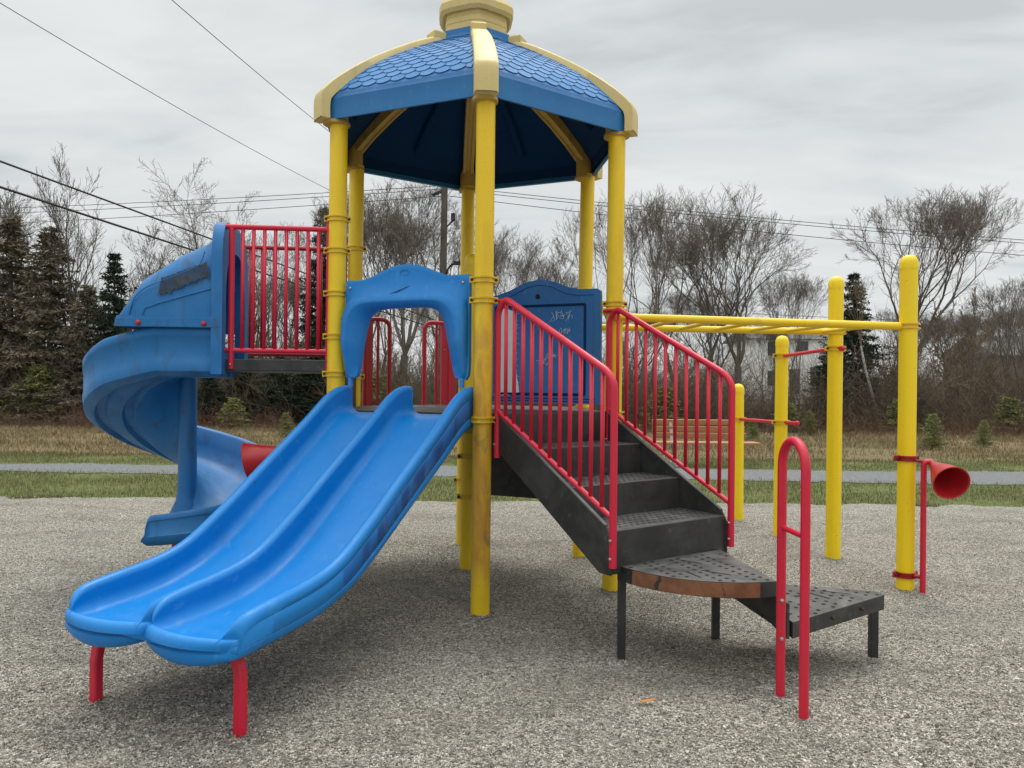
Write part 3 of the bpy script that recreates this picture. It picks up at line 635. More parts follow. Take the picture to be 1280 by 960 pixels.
# ------------------------------------------------------------------ stair
eT = nrm(P[1]-P[0]); nT = np.array([eT[1], -eT[0]]); nT = nT if nT[1] < 0 else -nT
def S(u, s, z): return p3(P[0]+eT*u+nT*s, z)
stair = MB(); 
RS = [(.03, 1.35), (.39, 1.14), (.75, .94), (1.12, .74)]   # riser positions and tread tops
b = MB(); UL, UR = .105, 1.078
for i_, (s, z) in enumerate(RS[1:]):
    s0 = RS[i_][0]
    b.prism([S(UL, s0, z-.03), S(UR, s0, z-.03), S(UR, s, z-.03), S(UL, s, z-.03)], (0, 0, .03), 1)
for i_, (s, z) in enumerate(RS):
    zb = RS[i_+1][1]-.028 if i_ < 3 else .50
    b.prism([S(UL, s, zb), S(UL, s+.012, zb), S(UL, s+.012, z), S(UL, s, z)], p3(eT*(UR-UL), 0), 0)
st = b.build('stair', [MT['black'], MT['grey_tread']], play, bevel=.004); st['label'] = 'black stair with three treads up to the deck'
q = MB()
rh = random.Random(5)
for i_ in (1, 2, 3):
    s0, s1, z = RS[i_-1][0], RS[i_][0], RS[i_][1]
    for j in range(19):
        for c_ in range(5):
            cc = S(UL+.05+j*.048, s0+.07+c_*.058, z+.0015); q.add([cc+np.array([.010*math.cos(t), .010*math.sin(t), 0]) for t in np.linspace(0, 2*math.pi, 10, endpoint=False)], [tuple(range(10))])
q.build('tread_hole', MT['hole'], st, fix=False)['kind'] = 'stuff'
for u in (UL-.012, UR):
    q = MB(); q.prism([S(u, 0, 1.36), S(u, .06, 1.35), S(u, 1.10, .775), S(u, 1.145, .70), S(u, 1.145, .50), S(u, 1.05, .50), S(u, .45, .865), S(u, 0, 1.13)], p3(eT*.012, 0)); q.build('stringer', MT['black'], st, bevel=.003)
    q = MB(); q.prism([S(u-.006, .055, 1.352), S(u-.006, 1.10, .776), S(u-.006, 1.10, .768), S(u-.006, .055, 1.344)], p3(eT*.024, 0)); q.build('stringer_lip', MT['grey_tread'], st)
def handrail(u, lab):
    o = MB(); r = .021
    path = bend([S(u, .05, 1.06), S(u, .05, 2.03), S(u, .115, 2.095), S(u, .16, 2.095), S(u, 1.11, 1.625), S(u, 1.165, 1.56), S(u, 1.165, .55)], .05, 6)
    o.tube(path, r, 14); o.tube([S(u, .05, 1.375), S(u, 1.165, .815)], .016, 10)
    o.tube([S(u, .13, 2.095), S(u, .0, 2.10)], .014, 8)
    h = o.build('handrail', MT['red'], play); h['label'] = lab
    for i_ in range(11):
        s = .05+(i_+1)*1.115/12; t = s/1.165; zt = 2.095-.47*(s-.16)/.95 if s > .16 else 2.095; zb = 1.375-(s-.05)*.502
        q = MB(); q.tube([S(u, s, zb), S(u, s, zt-.005)], .0125, 8); q.build('baluster', MT['red'], h)
    for z in (.60, .70, 1.15):
        q = MB(); s = 1.165 if z < 1 else .05; q.ball(S(u-.021, s, z), .010, 8); q.build('bolt', MT['steel'], h)
handrail(.09, 'red stair handrail nearest the twin slide'); handrail(1.095, 'red stair handrail nearest the overhead ladder')

# ------------------------------------------------------------------ fan-shaped steps
AA = np.array((.60, 4.315)); BB = np.array((1.30, 4.75)); TT = np.array((1.385, 3.99)); QQ = np.array((2.15, 4.45)); T2 = np.array((1.40, 3.88))
def pin(p, poly):
    c_ = False; n = len(poly)
    for i_ in range(n):
        a, d = poly[i_], poly[(i_+1) % n]
        if (a[1] > p[1]) != (d[1] > p[1]) and p[0] < (d[0]-a[0])*(p[1]-a[1])/(d[1]-a[1])+a[0]: c_ = not c_
    return c_
ra, rt = np.linalg.norm(AA-BB), np.linalg.norm(TT-BB); ta, tt = math.atan2(*(AA-BB)[::-1]), math.atan2(*(TT-BB)[::-1])
if ta > 0: ta -= 2*math.pi
arc = [BB+(ra+(rt-ra)*t+.035*math.sin(math.pi*t))*np.array((math.cos(ta+(tt-ta)*t), math.sin(ta+(tt-ta)*t))) for t in np.linspace(0, 1, 15)]
def fan(poly, z, th, name, lab, legs, rusty=False, axis=None):
    b = MB(); n = len(poly)
    b.prism([p3(p, z-th) for p in poly], (0, 0, th), 0); b.mi[1] = 1
    o = b.build(name, [MT['black'], MT['grey_tread']], play, bevel=.004); o['label'] = lab
    if rusty:
        q = MB(); pa = [p3(p+nrm(p-BB)*.0035, z-th+.004) for p in resample(arc, 30)[4:27]]; q.loft([pa, [p_+np.array([0, 0, th-.008]) for p_ in pa]], closed=False); q.build('rusty_edge', MT['rust'], o, fix=False)
    q = MB(); cen = np.mean(poly, axis=0); axd = nrm(axis); pd = np.array([-axd[1], axd[0]]); shr = [cen+(p-cen)*.90 for p in poly]
    rg = random.Random(9); hh = 0
    for i_ in range(-14, 15):
        for j in range(-14, 15):
            c_ = cen+axd*(i_*.062)+pd*((j+.5*(i_ % 2))*.060)
            if not pin(c_, shr): continue
            if i_ % 3 == 0: continue
            q.add([p3(c_, z+.0018)+np.array([.0115*math.cos(t), .0115*math.sin(t), 0]) for t in np.linspace(0, 2*math.pi, 12, endpoint=False)], [tuple(range(12))])
    for i_ in (-1.5, 0, 1.5):
        for j in (-2, 0, 2):
            if abs(i_) > 2: continue
            a_, b_ = cen+axd*(i_*.062*2)+pd*(j*.14-.07), cen+axd*(i_*.062)+pd*(j*.14+.07)
            if pin(a_, shr) and pin(b_, shr): q.add([p3(a_-axd*.006, z+.0018), p3(b_-axd*.006, z+.0018), p3(b_+axd*.006, z+.0018), p3(a_+axd*.006, z+.0018)], [(0, 1, 2, 3)])
    hl = q.build('tread_hole', MT['hole'], o, fix=False); hl['kind'] = 'stuff'
    for x, y in legs:
        q = MB(); q.box((x, y, (z-th)/2-.05), (.022, 0, 0), (0, .022, 0), (0, 0, (z-th)/2+.05)); q.build('leg', MT['black'], o, bevel=.004)
    return o
f1 = fan([BB]+arc, .54, .085, 'fan_step', 'upper black fan shaped step with rusty peeled edge', [(.63, 4.33), (1.265, 4.72)], True, (1, .35))
f2 = fan([BB+np.array((.03, -.02)), T2+np.array((.03, 0)), QQ-np.array((0, .04)), QQ+np.array((-.01, .03))], .36, .085, 'fan_step', 'lower black fan shaped step', [(2.085, 4.405)], False, (1, .6))
tn = nrm(TT-BB)
q = MB(); q.prism([p3(BB, .455), p3(T2, .455), p3(T2, .275), p3(T2-tn*.06, .275), p3(BB, .44)], (.014, .002, 0)); q.build('gusset', MT['black'], f1)
for t, z in ((.25, .41), (.55, .36), (.8, .31)): q = MB(); q.ball((*(BB+(TT-BB)*t-np.array((.006, 0))), z), .009, 8); q.build('bolt', MT['rustbolt'], f1)
for t in (.1, .4, .72): q = MB(); q.ball((*(T2+np.array((.03, 0))+(QQ-T2-np.array((.03, .04)))*t+np.array((.004, -.006))), .32), .009, 8); q.build('bolt', MT['rustbolt'], f2)
# looped red grab rail at the steps
b = MB(); L1, L2 = np.array((1.352, 3.83)), np.array((1.372, 3.575)); path = [p3(L1, -.03), p3(L1, 1.16)]
mid = .5*(L1+L2); hr = .5*np.linalg.norm(L1-L2); dl = nrm(L2-L1)
path += [p3(mid-dl*hr*math.cos(t), 1.16+hr*math.sin(t)) for t in np.linspace(.15, math.pi-.15, 12)]+[p3(L2, 1.16), p3(L2, -.03)]
b.tube(path, .0225, 16); gr = b.build('grab_rail', MT['red'], play); gr['label'] = 'tall looped red grab rail beside the fan steps'
q = MB(); q.tube([p3(L1, .85), p3(L2, .85)], .014, 10); q.build('rung', MT['red'], gr)
for z in (.49, .30): q = MB(); q.ball((L1[0]-.004, L1[1]-.024, z), .011, 8); q.build('bolt', MT['steel'], gr)

# ------------------------------------------------------------------ upper deck rails
def rail(v, w0, w1, zt, zb, nb, lab, posts, rm='red'):
    o = MB(); o.tube([U(w0, v, zt), U(w1, v, zt)], .019, 12); o.tube([U(w0, v, zb), U(w1, v, zb)], .017, 12)
    for w in posts: o.tube([U(w, v, 1.64), U(w, v, zt)], .021, 12)
    h = o.build('guard_rail', MT[rm], play); h['label'] = lab
    for i_ in range(nb):
        w = w0+(w1-w0)*(i_+1)/(nb+1); q = MB(); q.tube([U(w, v, zb), U(w, v, zt)], .0125, 8); q.build('baluster', MT[rm], h)
    return h
g1 = rail(.0, .055, .82, 2.655, 1.772, 0, 'red guard rail on the near side of the upper deck', (.737,))
for i_ in range(8):
    w = .737-(i_+1)*.684/9; q = MB(); q.tube([U(w, 0, 1.772), U(w, 0, 2.655)], .0135, 8); q.build('baluster', MT['red'], g1)
q = MB(); q.tube(bend([U(.053, 0, 1.62), U(.053, 0, 2.72), U(.0, -.01, 2.76)], .05), .022, 12); q.build('end_post', MT['red'], g1)
for w in (.737, .053): q = MB(); q.ball(U(w, .022, 1.67), .009, 8); q.build('bolt', MT['steel'], g1)
rail(-1.14, .07, .97, 2.705, 1.785, 8, 'red guard rail on the far side of the upper deck', (.07,), 'red_dark')

# ------------------------------------------------------------------ spiral slide
WC, VC = 1.24, -.70
def F3(r, phi, z, w=0): q = P[5]+m5*(WC+w)+d5*VC+(math.cos(phi)*d5+math.sin(phi)*m5)*r; return np.array([q[0], q[1], z])
TZ = ([-60, 0, 30, 60, 90, 120, 165, 215, 260, 300, 330, 360, 380, 400], [1.93, 1.925, 1.84, 1.70, 1.545, 1.385, 1.165, .975, .83, .715, .65, .605, .59, .58])
HZ = ([-60, 0, 90, 165, 215, 300, 345, 372, 400], [.285, .29, .32, .32, .30, .23, .185, .165, .15])
RO = ([-60, 0, 30, 70, 110, 180, 300, 360, 400], [.755, .765, .765, .735, .73, .78, .79, .78, .77])
def chute(phi, w=0, endk=0):
    pd = math.degrees(phi); top = inter(pd, *TZ); h = inter(pd, *HZ); fl = top-h; ro = inter(pd, *RO)
    top = top-(top-fl-.03)*endk; 
    up_ = [(.068, fl+.16*(1-endk)), (.10, fl+.10*(1-endk)+.0), (.16, fl+.035), (.26, fl+.008), (.38, fl), (.50, fl+.005), (.59, fl+.03), (.65, fl+.07*(1-endk*.6)), (.69, fl+(top-fl)*.55), (ro-.05, top-.015), (ro-.035, top), (ro-.012, top+.004)]
    dn = [(ro, top-.010), (ro, top-(top-fl)*.20), (ro-.006, top-(top-fl)*.22), (ro-.006, top-(top-fl)*.80), (ro, top-(top-fl)*.83), (ro-.006, fl-.015), (ro-.05, fl-.045), (.66, fl-.05), (.64, fl-.015), (.59, fl-.012), (.565, fl-.055), (.47, fl-.06), (.45, fl-.022), (.40, fl-.02), (.375, fl-.06), (.28, fl-.055), (.16, fl-.02), (.068, fl+.02)]
    return [F3(r, phi, z, w) for r, z in up_+dn]
rings = [chute(0, w) for w in np.linspace(-.44, 0, 6)][:-1]+[chute(R(p_)) for p_ in np.linspace(0, 360, 109)]
rings = rings+[chute(R(360+100*w), 0, 0) for w in ()]
def chute_end(w, k): 
    rg = chute(R(360), 0, k); return [q+np.array([m5[0], m5[1], 0])*w for q in rg]
for q in np.linspace(0, 1, 9)[1:]: rings.append(chute_end(.004+.045*math.sin(q*math.pi/2), (1-math.cos(q*math.pi/2))*.95))
last = rings[-1]
for q in (.5, .85): rings.append([np.array([p_[0]+m5[0]*.03*q, p_[1]+m5[1]*.03*q, .42+(p_[2]-.42)*(1-q*q)]) for p_ in last])
b = MB(); b.loft(rings, True, capA=True, capB=True)
spiral = b.build('spiral_slide', MT['wear_blue'], play, angle=50); spiral['label'] = 'blue spiral slide turning round its column'
# outer bulge under the hood where the chute turns outwards
b = MB(); b.tube([F3(0, 0, .40), F3(0, 0, .5), F3(0, 0, .60), F3(0, 0, .68), F3(0, 0, 1.66)], [.16, .13, .085, .072, .066], 24); b.build('column', MT['wear_blue'], spiral)
HT = ([.80, .87, .92, 1.11, 1.34, 1.40, 1.455, 1.49], [2.635, 2.615, 2.565, 2.465, 2.30, 2.20, 2.07, 1.965])
def hood(w, grow=0, zb=1.925, drop=0):
    t = inter(w, *HT)-drop; v0, v1 = .085+grow, -.665-grow; vc_, hv = (v0+v1)/2, (v0-v1)/2; o = [U(w, v0+.0, zb)]
    hh = t-2.0; 
    for a in np.linspace(0, math.pi, 25):
        ca, sa = math.cos(a), math.sin(a); x = math.copysign(abs(ca)**.55, ca)*hv*(.985-.0*sa); z_ = 2.0+max(hh, .0)*abs(sa)**.62
        o.append(U(w, vc_+x, z_))
    return o+[U(w, v1, zb)]
b = MB(); ws = [.80, .84, .87, .90, .92, .98, 1.04, 1.11, 1.2, 1.28, 1.34, 1.375, 1.40, 1.43, 1.455, 1.475, 1.49]
b.loft([hood(w) for w in ws], closed=False); b.loft([hood(w, -.02, drop=.02) for w in ws], closed=False)
b.add(hood(1.49), [tuple(range(27))])
hd = b.build('hood', MT['wear_blue'], spiral, angle=60)
q = MB()      # flange along the bottom of the hood, raised trapezoid, front frame
q.prism([U(w, .080, z) for w, z in ((.79, 1.925), (1.50, 1.925), (1.488, 1.985), (.79, 1.998))], p3(d5*.022, 0))
q.tube([U(w, .082, z) for w, z in ((.83, 2.21), (1.21, 2.09), (1.30, 2.055), (1.315, 2.01))], .005, 6)
q.tube(bend([U(w, .084, z) for w, z in ((.90, 2.46), (.93, 2.36), (1.30, 2.20), (1.375, 2.13), (1.405, 2.01))], .06), .005, 6)
q.build('hood_trim', MT['wear_blue'], spiral, bevel=.006)
def frame(o_): return None
q = MB(); sh = [(.10, 1.60)]+[(.10, 2.45), (.085, 2.56), (.03, 2.66), (-.04, 2.695), (-.15, 2.69), (-.26, 2.70), (-.38, 2.69), (-.50, 2.66), (-.60, 2.58), (-.66, 2.45), (-.68, 2.30), (-.68, 1.72)]
inn_ = [(.0, 1.60), (.0, 2.2), (-.03, 2.34), (-.10, 2.45), (-.18, 2.49), (-.29, 2.50), (-.38, 2.49), (-.46, 2.45), (-.53, 2.34), (-.56, 2.2), (-.56, 1.72)]
ro_, ri_ = resample(sh, 40), resample(inn_, 40)
for w in (.775, .85): q.loft([[U(w, *p_) for p_ in ro_], [U(w, *p_) for p_ in ri_]], closed=False)
q.loft([[U(.775, *p_) for p_ in ro_], [U(.85, *p_) for p_ in ro_]], closed=False); q.loft([[U(.775, *p_) for p_ in ri_], [U(.85, *p_) for p_ in ri_]], closed=False)
q.add([U(.775, .10, 1.60), U(.85, .10, 1.60), U(.85, 0, 1.60), U(.775, 0, 1.60)], [(0, 1, 2, 3)])
q.build('entry_frame', MT['wear_blue'], spiral)
for w in (.896, 1.335):
    q = MB(); q.ball(U(w, .105, 1.952), .019, 12); q.build('bolt', MT['bolt_red'], spiral)
k = Mat('dark_overpainted_patch', (.028, .045, .065), .7); k.mix(k.rng(k.noise(14, 6), .45, .65), (.060, .075, .09)); k.mix(k.mul(k.rng(k.noise(22, 6), .5, .6), .6), (.01, .07, .2))
MT['patch'] = k.m
rj = random.Random(4); q = MB(); q.loft([[U(w, .0875, z+rj.choice((-.004, .004, .012, -.018))+rj.uniform(-.008, .008)) for w, z in resample([(.865, 2.285), (1.21, 2.14)], 90)], [U(w, .0875, z+rj.uniform(-.008, .008)) for w, z in resample([(.885, 2.385), (1.19, 2.265)], 90)]], closed=False, sm=False); q.build('dark_patch', MT['patch'], hd if False else spiral, fix=False)
q = MB(); q.tube([F3(.5, R(352), -.1), F3(.5, R(352), .40)], .027, 12); q.tube([F3(.25, R(352), .32), F3(.62, R(352), .32)], .02, 8); q.build('leg', MT['red'], spiral)

# ------------------------------------------------------------------ climber opening rails at the back
eB = nrm(P[3]-P[4])
def K(u, z, o=0): q = P[4]+eB*u+np.array([eB[1], -eB[0]])*o; return p3(q, z)
def backrail(u0, u1, plate, lab, mat):
    o = MB(); o.tube(bend([K(u0, 1.30), K(u0, 2.12), K(u1, 2.12), K(u1, 1.30)], .09), .02, 12); o.tube([K(.5*(u0+u1), 1.33), K(.5*(u0+u1), 2.11)], .013, 8)
    o.prism([K(plate[0], 1.33, -.012), K(plate[1], 1.33, -.012), K(plate[1], 2.10, -.012), K(plate[0], 2.10, -.012)], (K(0, 0, .024)-K(0, 0, 0)))
    h = o.build('climber_rail', mat, play); h['label'] = lab
backrail(.13, .36, (.10, .19), 'red climber rail seen on the left of the slide arch', MT['red_dark'])
backrail(.72, .98, (.90, 1.06), 'chipped red climber rail seen on the right of the slide arch', MT['red_chip'])

# ------------------------------------------------------------------ overhead ladder and its posts
R1 = post(2.984, 5.805, 2.49, MT['yellow_new'], (2.992, 5.805), (2.014, (1.016, MT['red_dark']), (.139, MT['red_dark'])), cap=True)
R2 = post(2.850, 6.789, 2.465, MT['yellow_new'], (2.857, 6.789), (1.89, 2.035), cap=True)
R3 = post(2.757, 7.88, 2.01, MT['yellow_new'], (2.768, 7.88), (1.864, 1.182), cap=True)
R4 = post(2.612, 8.84, 1.515, MT['yellow_new'], (2.606, 8.84), (1.17,), cap=True, r=.0635)
R1['label'] = 'tallest yellow end post of the overhead ladder, with a red horn clamped to it'
b = MB(); fa, fb = np.array((.76, 5.70, 2.055)), np.array((2.93, 5.80, 2.014)); ra_, rb_ = np.array((.70, 6.93, 2.07)), np.array((2.92, 6.76, 2.036))
b.tube([fa, fb], .030, 16); b.tube([ra_, rb_], .030, 16); lad = b.build('overhead_ladder', MT['yellow'], play); lad['label'] = 'yellow overhead ladder of two long rails'
for i_ in range(7):
    t = (i_+.6)/7.2; q = MB(); q.tube([fa+(fb-fa)*t, ra_+(rb_-ra_)*t], .0165, 10); q.build('rung', MT['yellow'], lad)
for a_, b_ in (((2.80, 6.83, 1.885), (2.77, 7.84, 1.862)), ((2.77, 7.84, 1.182), (2.61, 8.80, 1.172))):
    q = MB(); a_, b_ = np.array(a_), np.array(b_); e_ = nrm(a_-b_); off = np.array((.075, 0, 0)); q.tube([a_+e_*.13+off*(1), a_+e_*.02+off*.2, b_], .018, 12)
    q.ball(a_+e_*.13+off, .026, 10); q.build('chin_up_bar', MT['red'], play)
# speaking horns
def horn(base, top, tip, mouth, rm, lab, mat):
    b = MB(); base, top, tip, mouth = map(lambda a: np.array(a, float), (base, top, tip, mouth)); ax = nrm(mouth-tip)
    b.tube(bend([base, top, tip+(0, 0, .005)], .05, 6), .021, 14)
    o = b.build('speaking_tube', mat, play); o['label'] = lab
    q = MB(); L_ = np.linalg.norm(mouth-tip); a = nrm(np.cross(ax, (0, 0, 1))); c_ = np.cross(ax, a)
    rings = []
    for t, r in ((-.08, .022), (0, .023), (.12, .030), (.35, .055), (.7, .098), (1, rm), (1.008, rm+.004), (1.012, rm), (1.0, rm-.006), (.7, .091), (.35, .048), (.1, .018), (.05, .001)):
        rings.append([tip+ax*L_*t+r*(math.cos(x)*a+math.sin(x)*c_) for x in np.linspace(0, 2*math.pi, 32, endpoint=False)])
    q.loft(rings, True); q.build('horn', MT['red_horn'], o)
horn((3.062, 5.70, -.05), (3.062, 5.70, 1.0), (3.115, 5.69, .995), (3.09, 5.39, .885), .122, 'red speaking horn on the right end post', MT['red'])
horn((-1.425, 5.42, -.05), (-1.425, 5.42, 1.06), (-1.46, 5.41, 1.07), (-1.84, 5.38, .985), .138, 'red speaking horn behind the twin slide', MT['red'])
q = MB(); q.tube([(3.062, 5.70, .142), (2.99, 5.78, .142)], .015, 8); q.tube([(3.062, 5.70, 1.0), (2.99, 5.78, 1.016)], .012, 8); q.build('horn_bracket', MT['red_dark'], play)

# ------------------------------------------------------------------ park bench
bx, by = 3.72, 15.0
bench = thing('park_bench', (bx, by, 0), 'wooden slatted park bench on pale legs standing across the path', 'bench')
q = MB()
for z in (.50, .63, .76): q.box((bx, by+.24+(z-.5)*.35, z+.06), (.92, 0, 0), (0, .018, .004), (0, -.015, .055))
q.build('backrest', MT['wood'], bench, bevel=.006)
q = MB()
for y_ in (-.24, -.10, .04): q.box((bx+.05, by+y_, .445), (1.0, 0, 0), (0, .062, 0), (0, 0, .02))
q.build('seat', MT['wood'], bench, bevel=.006)
for x_ in (-.55, .65):
    q = MB(); q.box((bx+x_, by-.05, .21), (.035, 0, 0), (0, .06, 0), (0, 0, .23)); q.box((bx+x_, by-.05, .02), (.04, 0, 0), (0, .28, 0), (0, 0, .03)); q.box((bx+x_, by-.05, .41), (.03, 0, 0), (0, .25, 0), (0, 0, .015)); q.box((bx+x_, by+.25, .58), (.03, 0, 0), (0, .02, 0), (0, .10, .28)); q.build('leg', MT['concrete'], bench)

# ------------------------------------------------------------------ trees
def segs_to_mesh(S, n=3):
    A_ = np.array([s_[0] for s_ in S]); B_ = np.array([s_[1] for s_ in S]); ra = np.array([s_[2] for s_ in S])[:, None]; rb = np.array([s_[3] for s_ in S])[:, None]
    t = B_-A_; t /= np.linalg.norm(t, axis=1)[:, None]+1e-9; u = np.cross(t, (.31, .22, .93)); u /= np.linalg.norm(u, axis=1)[:, None]+1e-9; w = np.cross(t, u)
    V = []
    for P_, r in ((A_, ra), (B_, rb)):
        for k_ in range(n):
            q = 2*math.pi*k_/n; V.append(P_+r*(math.cos(q)*u+math.sin(q)*w))
    V = np.stack(V, 1).reshape(-1, 3); F0 = []
    for k_ in range(n): a, c_ = k_, (k_+1) % n; F0 += [[a, c_, n+c_], [a, n+c_, n+a]]
    return V, (np.array(F0)[None]+2*n*np.arange(len(S))[:, None, None]).reshape(-1, 3)
def rot(d, ang, rg):
    a = nrm(np.cross(d, [rg.gauss(0, 1) for _ in range(3)])); return nrm(d*math.cos(ang)+a*math.sin(ang))
def bare(seed, h=10., stems=1, first=.18, spread=.75, up=.10, tw=1.0, nb=(13, 8, 7), lean=0, rad=.11, droop=0):
    rg = random.Random(seed); T_, S_ = [], []
    def br(p, d, L, r, lv):
        n = (12, 6, 5, 3)[lv]; step = L/n; kids = []
        for i_ in range(n):
            j = (.05, .11, .15, .18)[lv]; d = nrm(d+np.array([rg.gauss(0, j), rg.gauss(0, j), rg.gauss(0, j)*.6+up*(.3 if lv == 0 else 1)-droop*(lv > 1)])); q = p+d*step
            TP = (.95, .8, .8, .5)[lv]; r2 = max(r*(1-TP*(i_+1)/n)/(1-TP*i_/n), .0055)
            (T_ if lv == 0 else S_).append((p, q, r, r2)); kids.append((p, q, d, (i_+.5)/n, r2)); p, r = q, r2
        if lv < 3:
            m = nb[lv]; m = int(m*(1+rg.uniform(-.2, .2)))
            for i_ in range(m):
                t = (first if lv == 0 else .12)+(1-(first if lv == 0 else .12))*(i_+rg.random())/m; a = kids[min(int(t*n), n-1)]
                f = rg.random(); pp = a[0]+(a[1]-a[0])*f; ang = rg.uniform(.35, 1.0)*spread*(1.15 if lv == 0 else 1.0)
                dl = rot(a[2], ang, rg); 
                if lv == 0 and dl[2] < .1: dl[2] = abs(dl[2])+.15; dl = nrm(dl)
                LL = L*(rg.uniform(.30, .50) if lv == 0 else rg.uniform(.30, .55))*(1.15-.75*t if lv == 0 else 1.1-.5*t); br(pp, dl, LL, min(a[4]*.62, .05 if lv == 0 else .018), lv+1)
    for s_ in range(stems):
        d = nrm(np.array([rg.gauss(0, .16)*(stems > 1)+lean, rg.gauss(0, .16)*(stems > 1), 1.0]))
        br(np.array([rg.gauss(0, .12)*(stems > 1), rg.gauss(0, .12)*(stems > 1), -.1]), d, h*rg.uniform(.9, 1.0), rad/math.sqrt(stems), 0)
    mx_ = max(s_[1][2] for s_ in S_+T_); f = h/mx_
    sc = lambda Q: [(a*f, c_*f, ra*tw, rb*tw) for a, c_, ra, rb in Q]
    return segs_to_mesh(sc(T_), 7), segs_to_mesh(sc(S_), 3)
def fork(seed, h=10., stems=1, trunk=.28, spread=.52, depth=8, up=.10, rad=.15, side=2, wide=1.0):
    rg = random.Random(seed); T_, S_ = [], []; mr = .005
    def go(p, d, L, r, lv):
        n = 4 if lv < 3 else 3; nodes = []; r1 = r*.82; wv = (.04, .07, .09, .11)[min(lv, 3)]
        for i_ in range(n):
            d = nrm(d+np.array([rg.gauss(0, wv), rg.gauss(0, wv), rg.gauss(0, wv*.6)+up*.5])); q = p+d*L/n*np.array((wide, wide, 1)); ra = r+(r1-r)*i_/n; rb = r+(r1-r)*(i_+1)/n
            (T_ if lv == 0 else S_).append((p, q, max(ra, mr), max(rb, mr))); nodes.append((q, d)); p = q
        if lv >= 1:
            for _ in range(side):
                q, dd_ = nodes[rg.randrange(n)]; e_ = rot(dd_, rg.uniform(.45, .95), rg); l2 = L*rg.uniform(.45, .8); q2 = q+e_*l2*.5; e2 = nrm(e_+np.array((0, 0, .3))); q3 = q2+e2*l2*.5
                rr_ = max(r*.35, mr); S_.append((q, q2, rr_, mr)); S_.append((q2, q3, mr, mr*.8))
                for f_ in (.5, 1.0):
                    e3 = rot(e_, rg.uniform(.4, .8), rg); pp = q+(q2-q)*f_; S_.append((pp, pp+nrm(e3+np.array((0, 0, .2)))*l2*.42, mr, mr*.8))
        if lv < depth:
            if lv == 0: k_ = 5 if stems == 1 else 3
            else: k_ = 3 if rg.random() < .22 else 2
            az0 = rg.uniform(0, 6.28)
            for c_ in range(k_):
                if lv == 0:
                    aa = az0+c_*6.283/k_+rg.uniform(-.3, .3); tl = spread*rg.uniform(.75, 1.35)*(.35 if c_ == 0 else 1); dn = nrm(np.array((math.sin(tl)*math.cos(aa), math.sin(tl)*math.sin(aa), math.cos(tl)))+d*.3)
                    go(p, dn, L*rg.uniform(.72, .85)*.62*(.24/trunk), r1*.60, lv+1)
                else:
                    ang = rg.uniform(.5, 1.0)*spread*(.55 if c_ == 0 else 1.0); go(p, rot(d, ang, rg), L*rg.uniform(.78, .90), r1*(.82 if c_ == 0 else .66), lv+1)
    for s_ in range(stems):
        az = s_*6.283/stems+seed; d = nrm(np.array([math.cos(az)*.22*(stems > 1), math.sin(az)*.22*(stems > 1), 1.0]))
        go(np.array([math.cos(az)*.2*(stems > 1), math.sin(az)*.2*(stems > 1), -.1]), d, trunk*h, rad/math.sqrt(stems), 0)
    mx_ = max(s_[1][2] for s_ in S_+T_); f = h/mx_
    sc = lambda Q: [(a*f, c_*f, ra, rb) for a, c_, ra, rb in Q]
    return segs_to_mesh(sc(T_), 7), segs_to_mesh(sc(S_), 3)
def spruce(seed, h=7., w=.24, dens=1.0, need=.085, gap=0):
    rg = np.random.RandomState(seed); S_ = [(np.array((0, 0, -.1)), np.array((0, 0, h*.55)), h*.014+.02, h*.009), (np.array((0, 0, h*.55)), np.array((0, 0, h)), h*.009, .008)]
    V, F, BR = [], [], []; z = h*.05
    while z < h*.985:
        t = z/h; L = h*w*(1-t)**.85*(.8+.4*rg.rand())+.06; nb_ = int(5+3*rg.rand())
        for _ in range(nb_):
            if rg.rand() < gap: continue
            a = rg.rand()*6.283; l = L*(.7+.45*rg.rand()); d = np.array((math.cos(a), math.sin(a), 0)); el = .35*t-.18+.15*rg.randn(); 
            m = max(3, int(l/.12*dens)); l *= .75+.5*rg.rand(); tip0 = np.array((0, 0, z))
            tt = np.linspace(.12, 1, m+1); pts = tip0+np.outer(tt*l, d)+np.outer(tt*l*el-.16*l*tt**1.5+.10*l*tt**3, (0, 0, 1))
            BR.append((tip0, pts[m//2], .014, .009)); BR.append((pts[m//2], pts[-1], .009, .004))
            side = np.array((-d[1], d[0], 0)); 
            for i_, p_ in enumerate(pts):
                sl_ = (.30*l*(1-tt[i_])+.07)*(.7+.5*rg.rand())
                for sg in (-1, 1):
                    e_ = nrm(side*sg+d*(.7+.3*rg.rand())+np.array((0, 0, -.25+.25*rg.randn()))); q = p_+e_*sl_; n_ = max(2, int(sl_/.07))
                    for f in np.linspace(.1, 1, n_):
                        c_ = p_+e_*sl_*f; v = rg.randn(3); v = nrm(v+e_*1.2); u_ = nrm(np.cross(v, rg.randn(3)))*need*.24; o = len(V)
                        V.extend([c_-u_, c_+u_, c_+v*need*1.35]); F.append((o, o+1, o+2))
                        v = nrm(rg.randn(3)+e_+np.array((0, 0, .4))); u_ = nrm(np.cross(v, rg.randn(3)))*need*.24; o = len(V)
                        V.extend([c_-u_, c_+u_, c_+v*need*1.2]); F.append((o, o+1, o+2))
        z += (h*.016+.03)*(.5+rg.rand())
    return segs_to_mesh(S_+BR, 5), (np.array(V), np.array(F))
def tree_proto(kind, name, data, m1, m2, partname):
    r_ = thing(name, (0, 0, 0), 'tree', 'tree')
    np_mesh('trunk', *data[0], m1, r_, smooth=True); np_mesh(partname, *data[1], m2, r_); return r_
used = set()
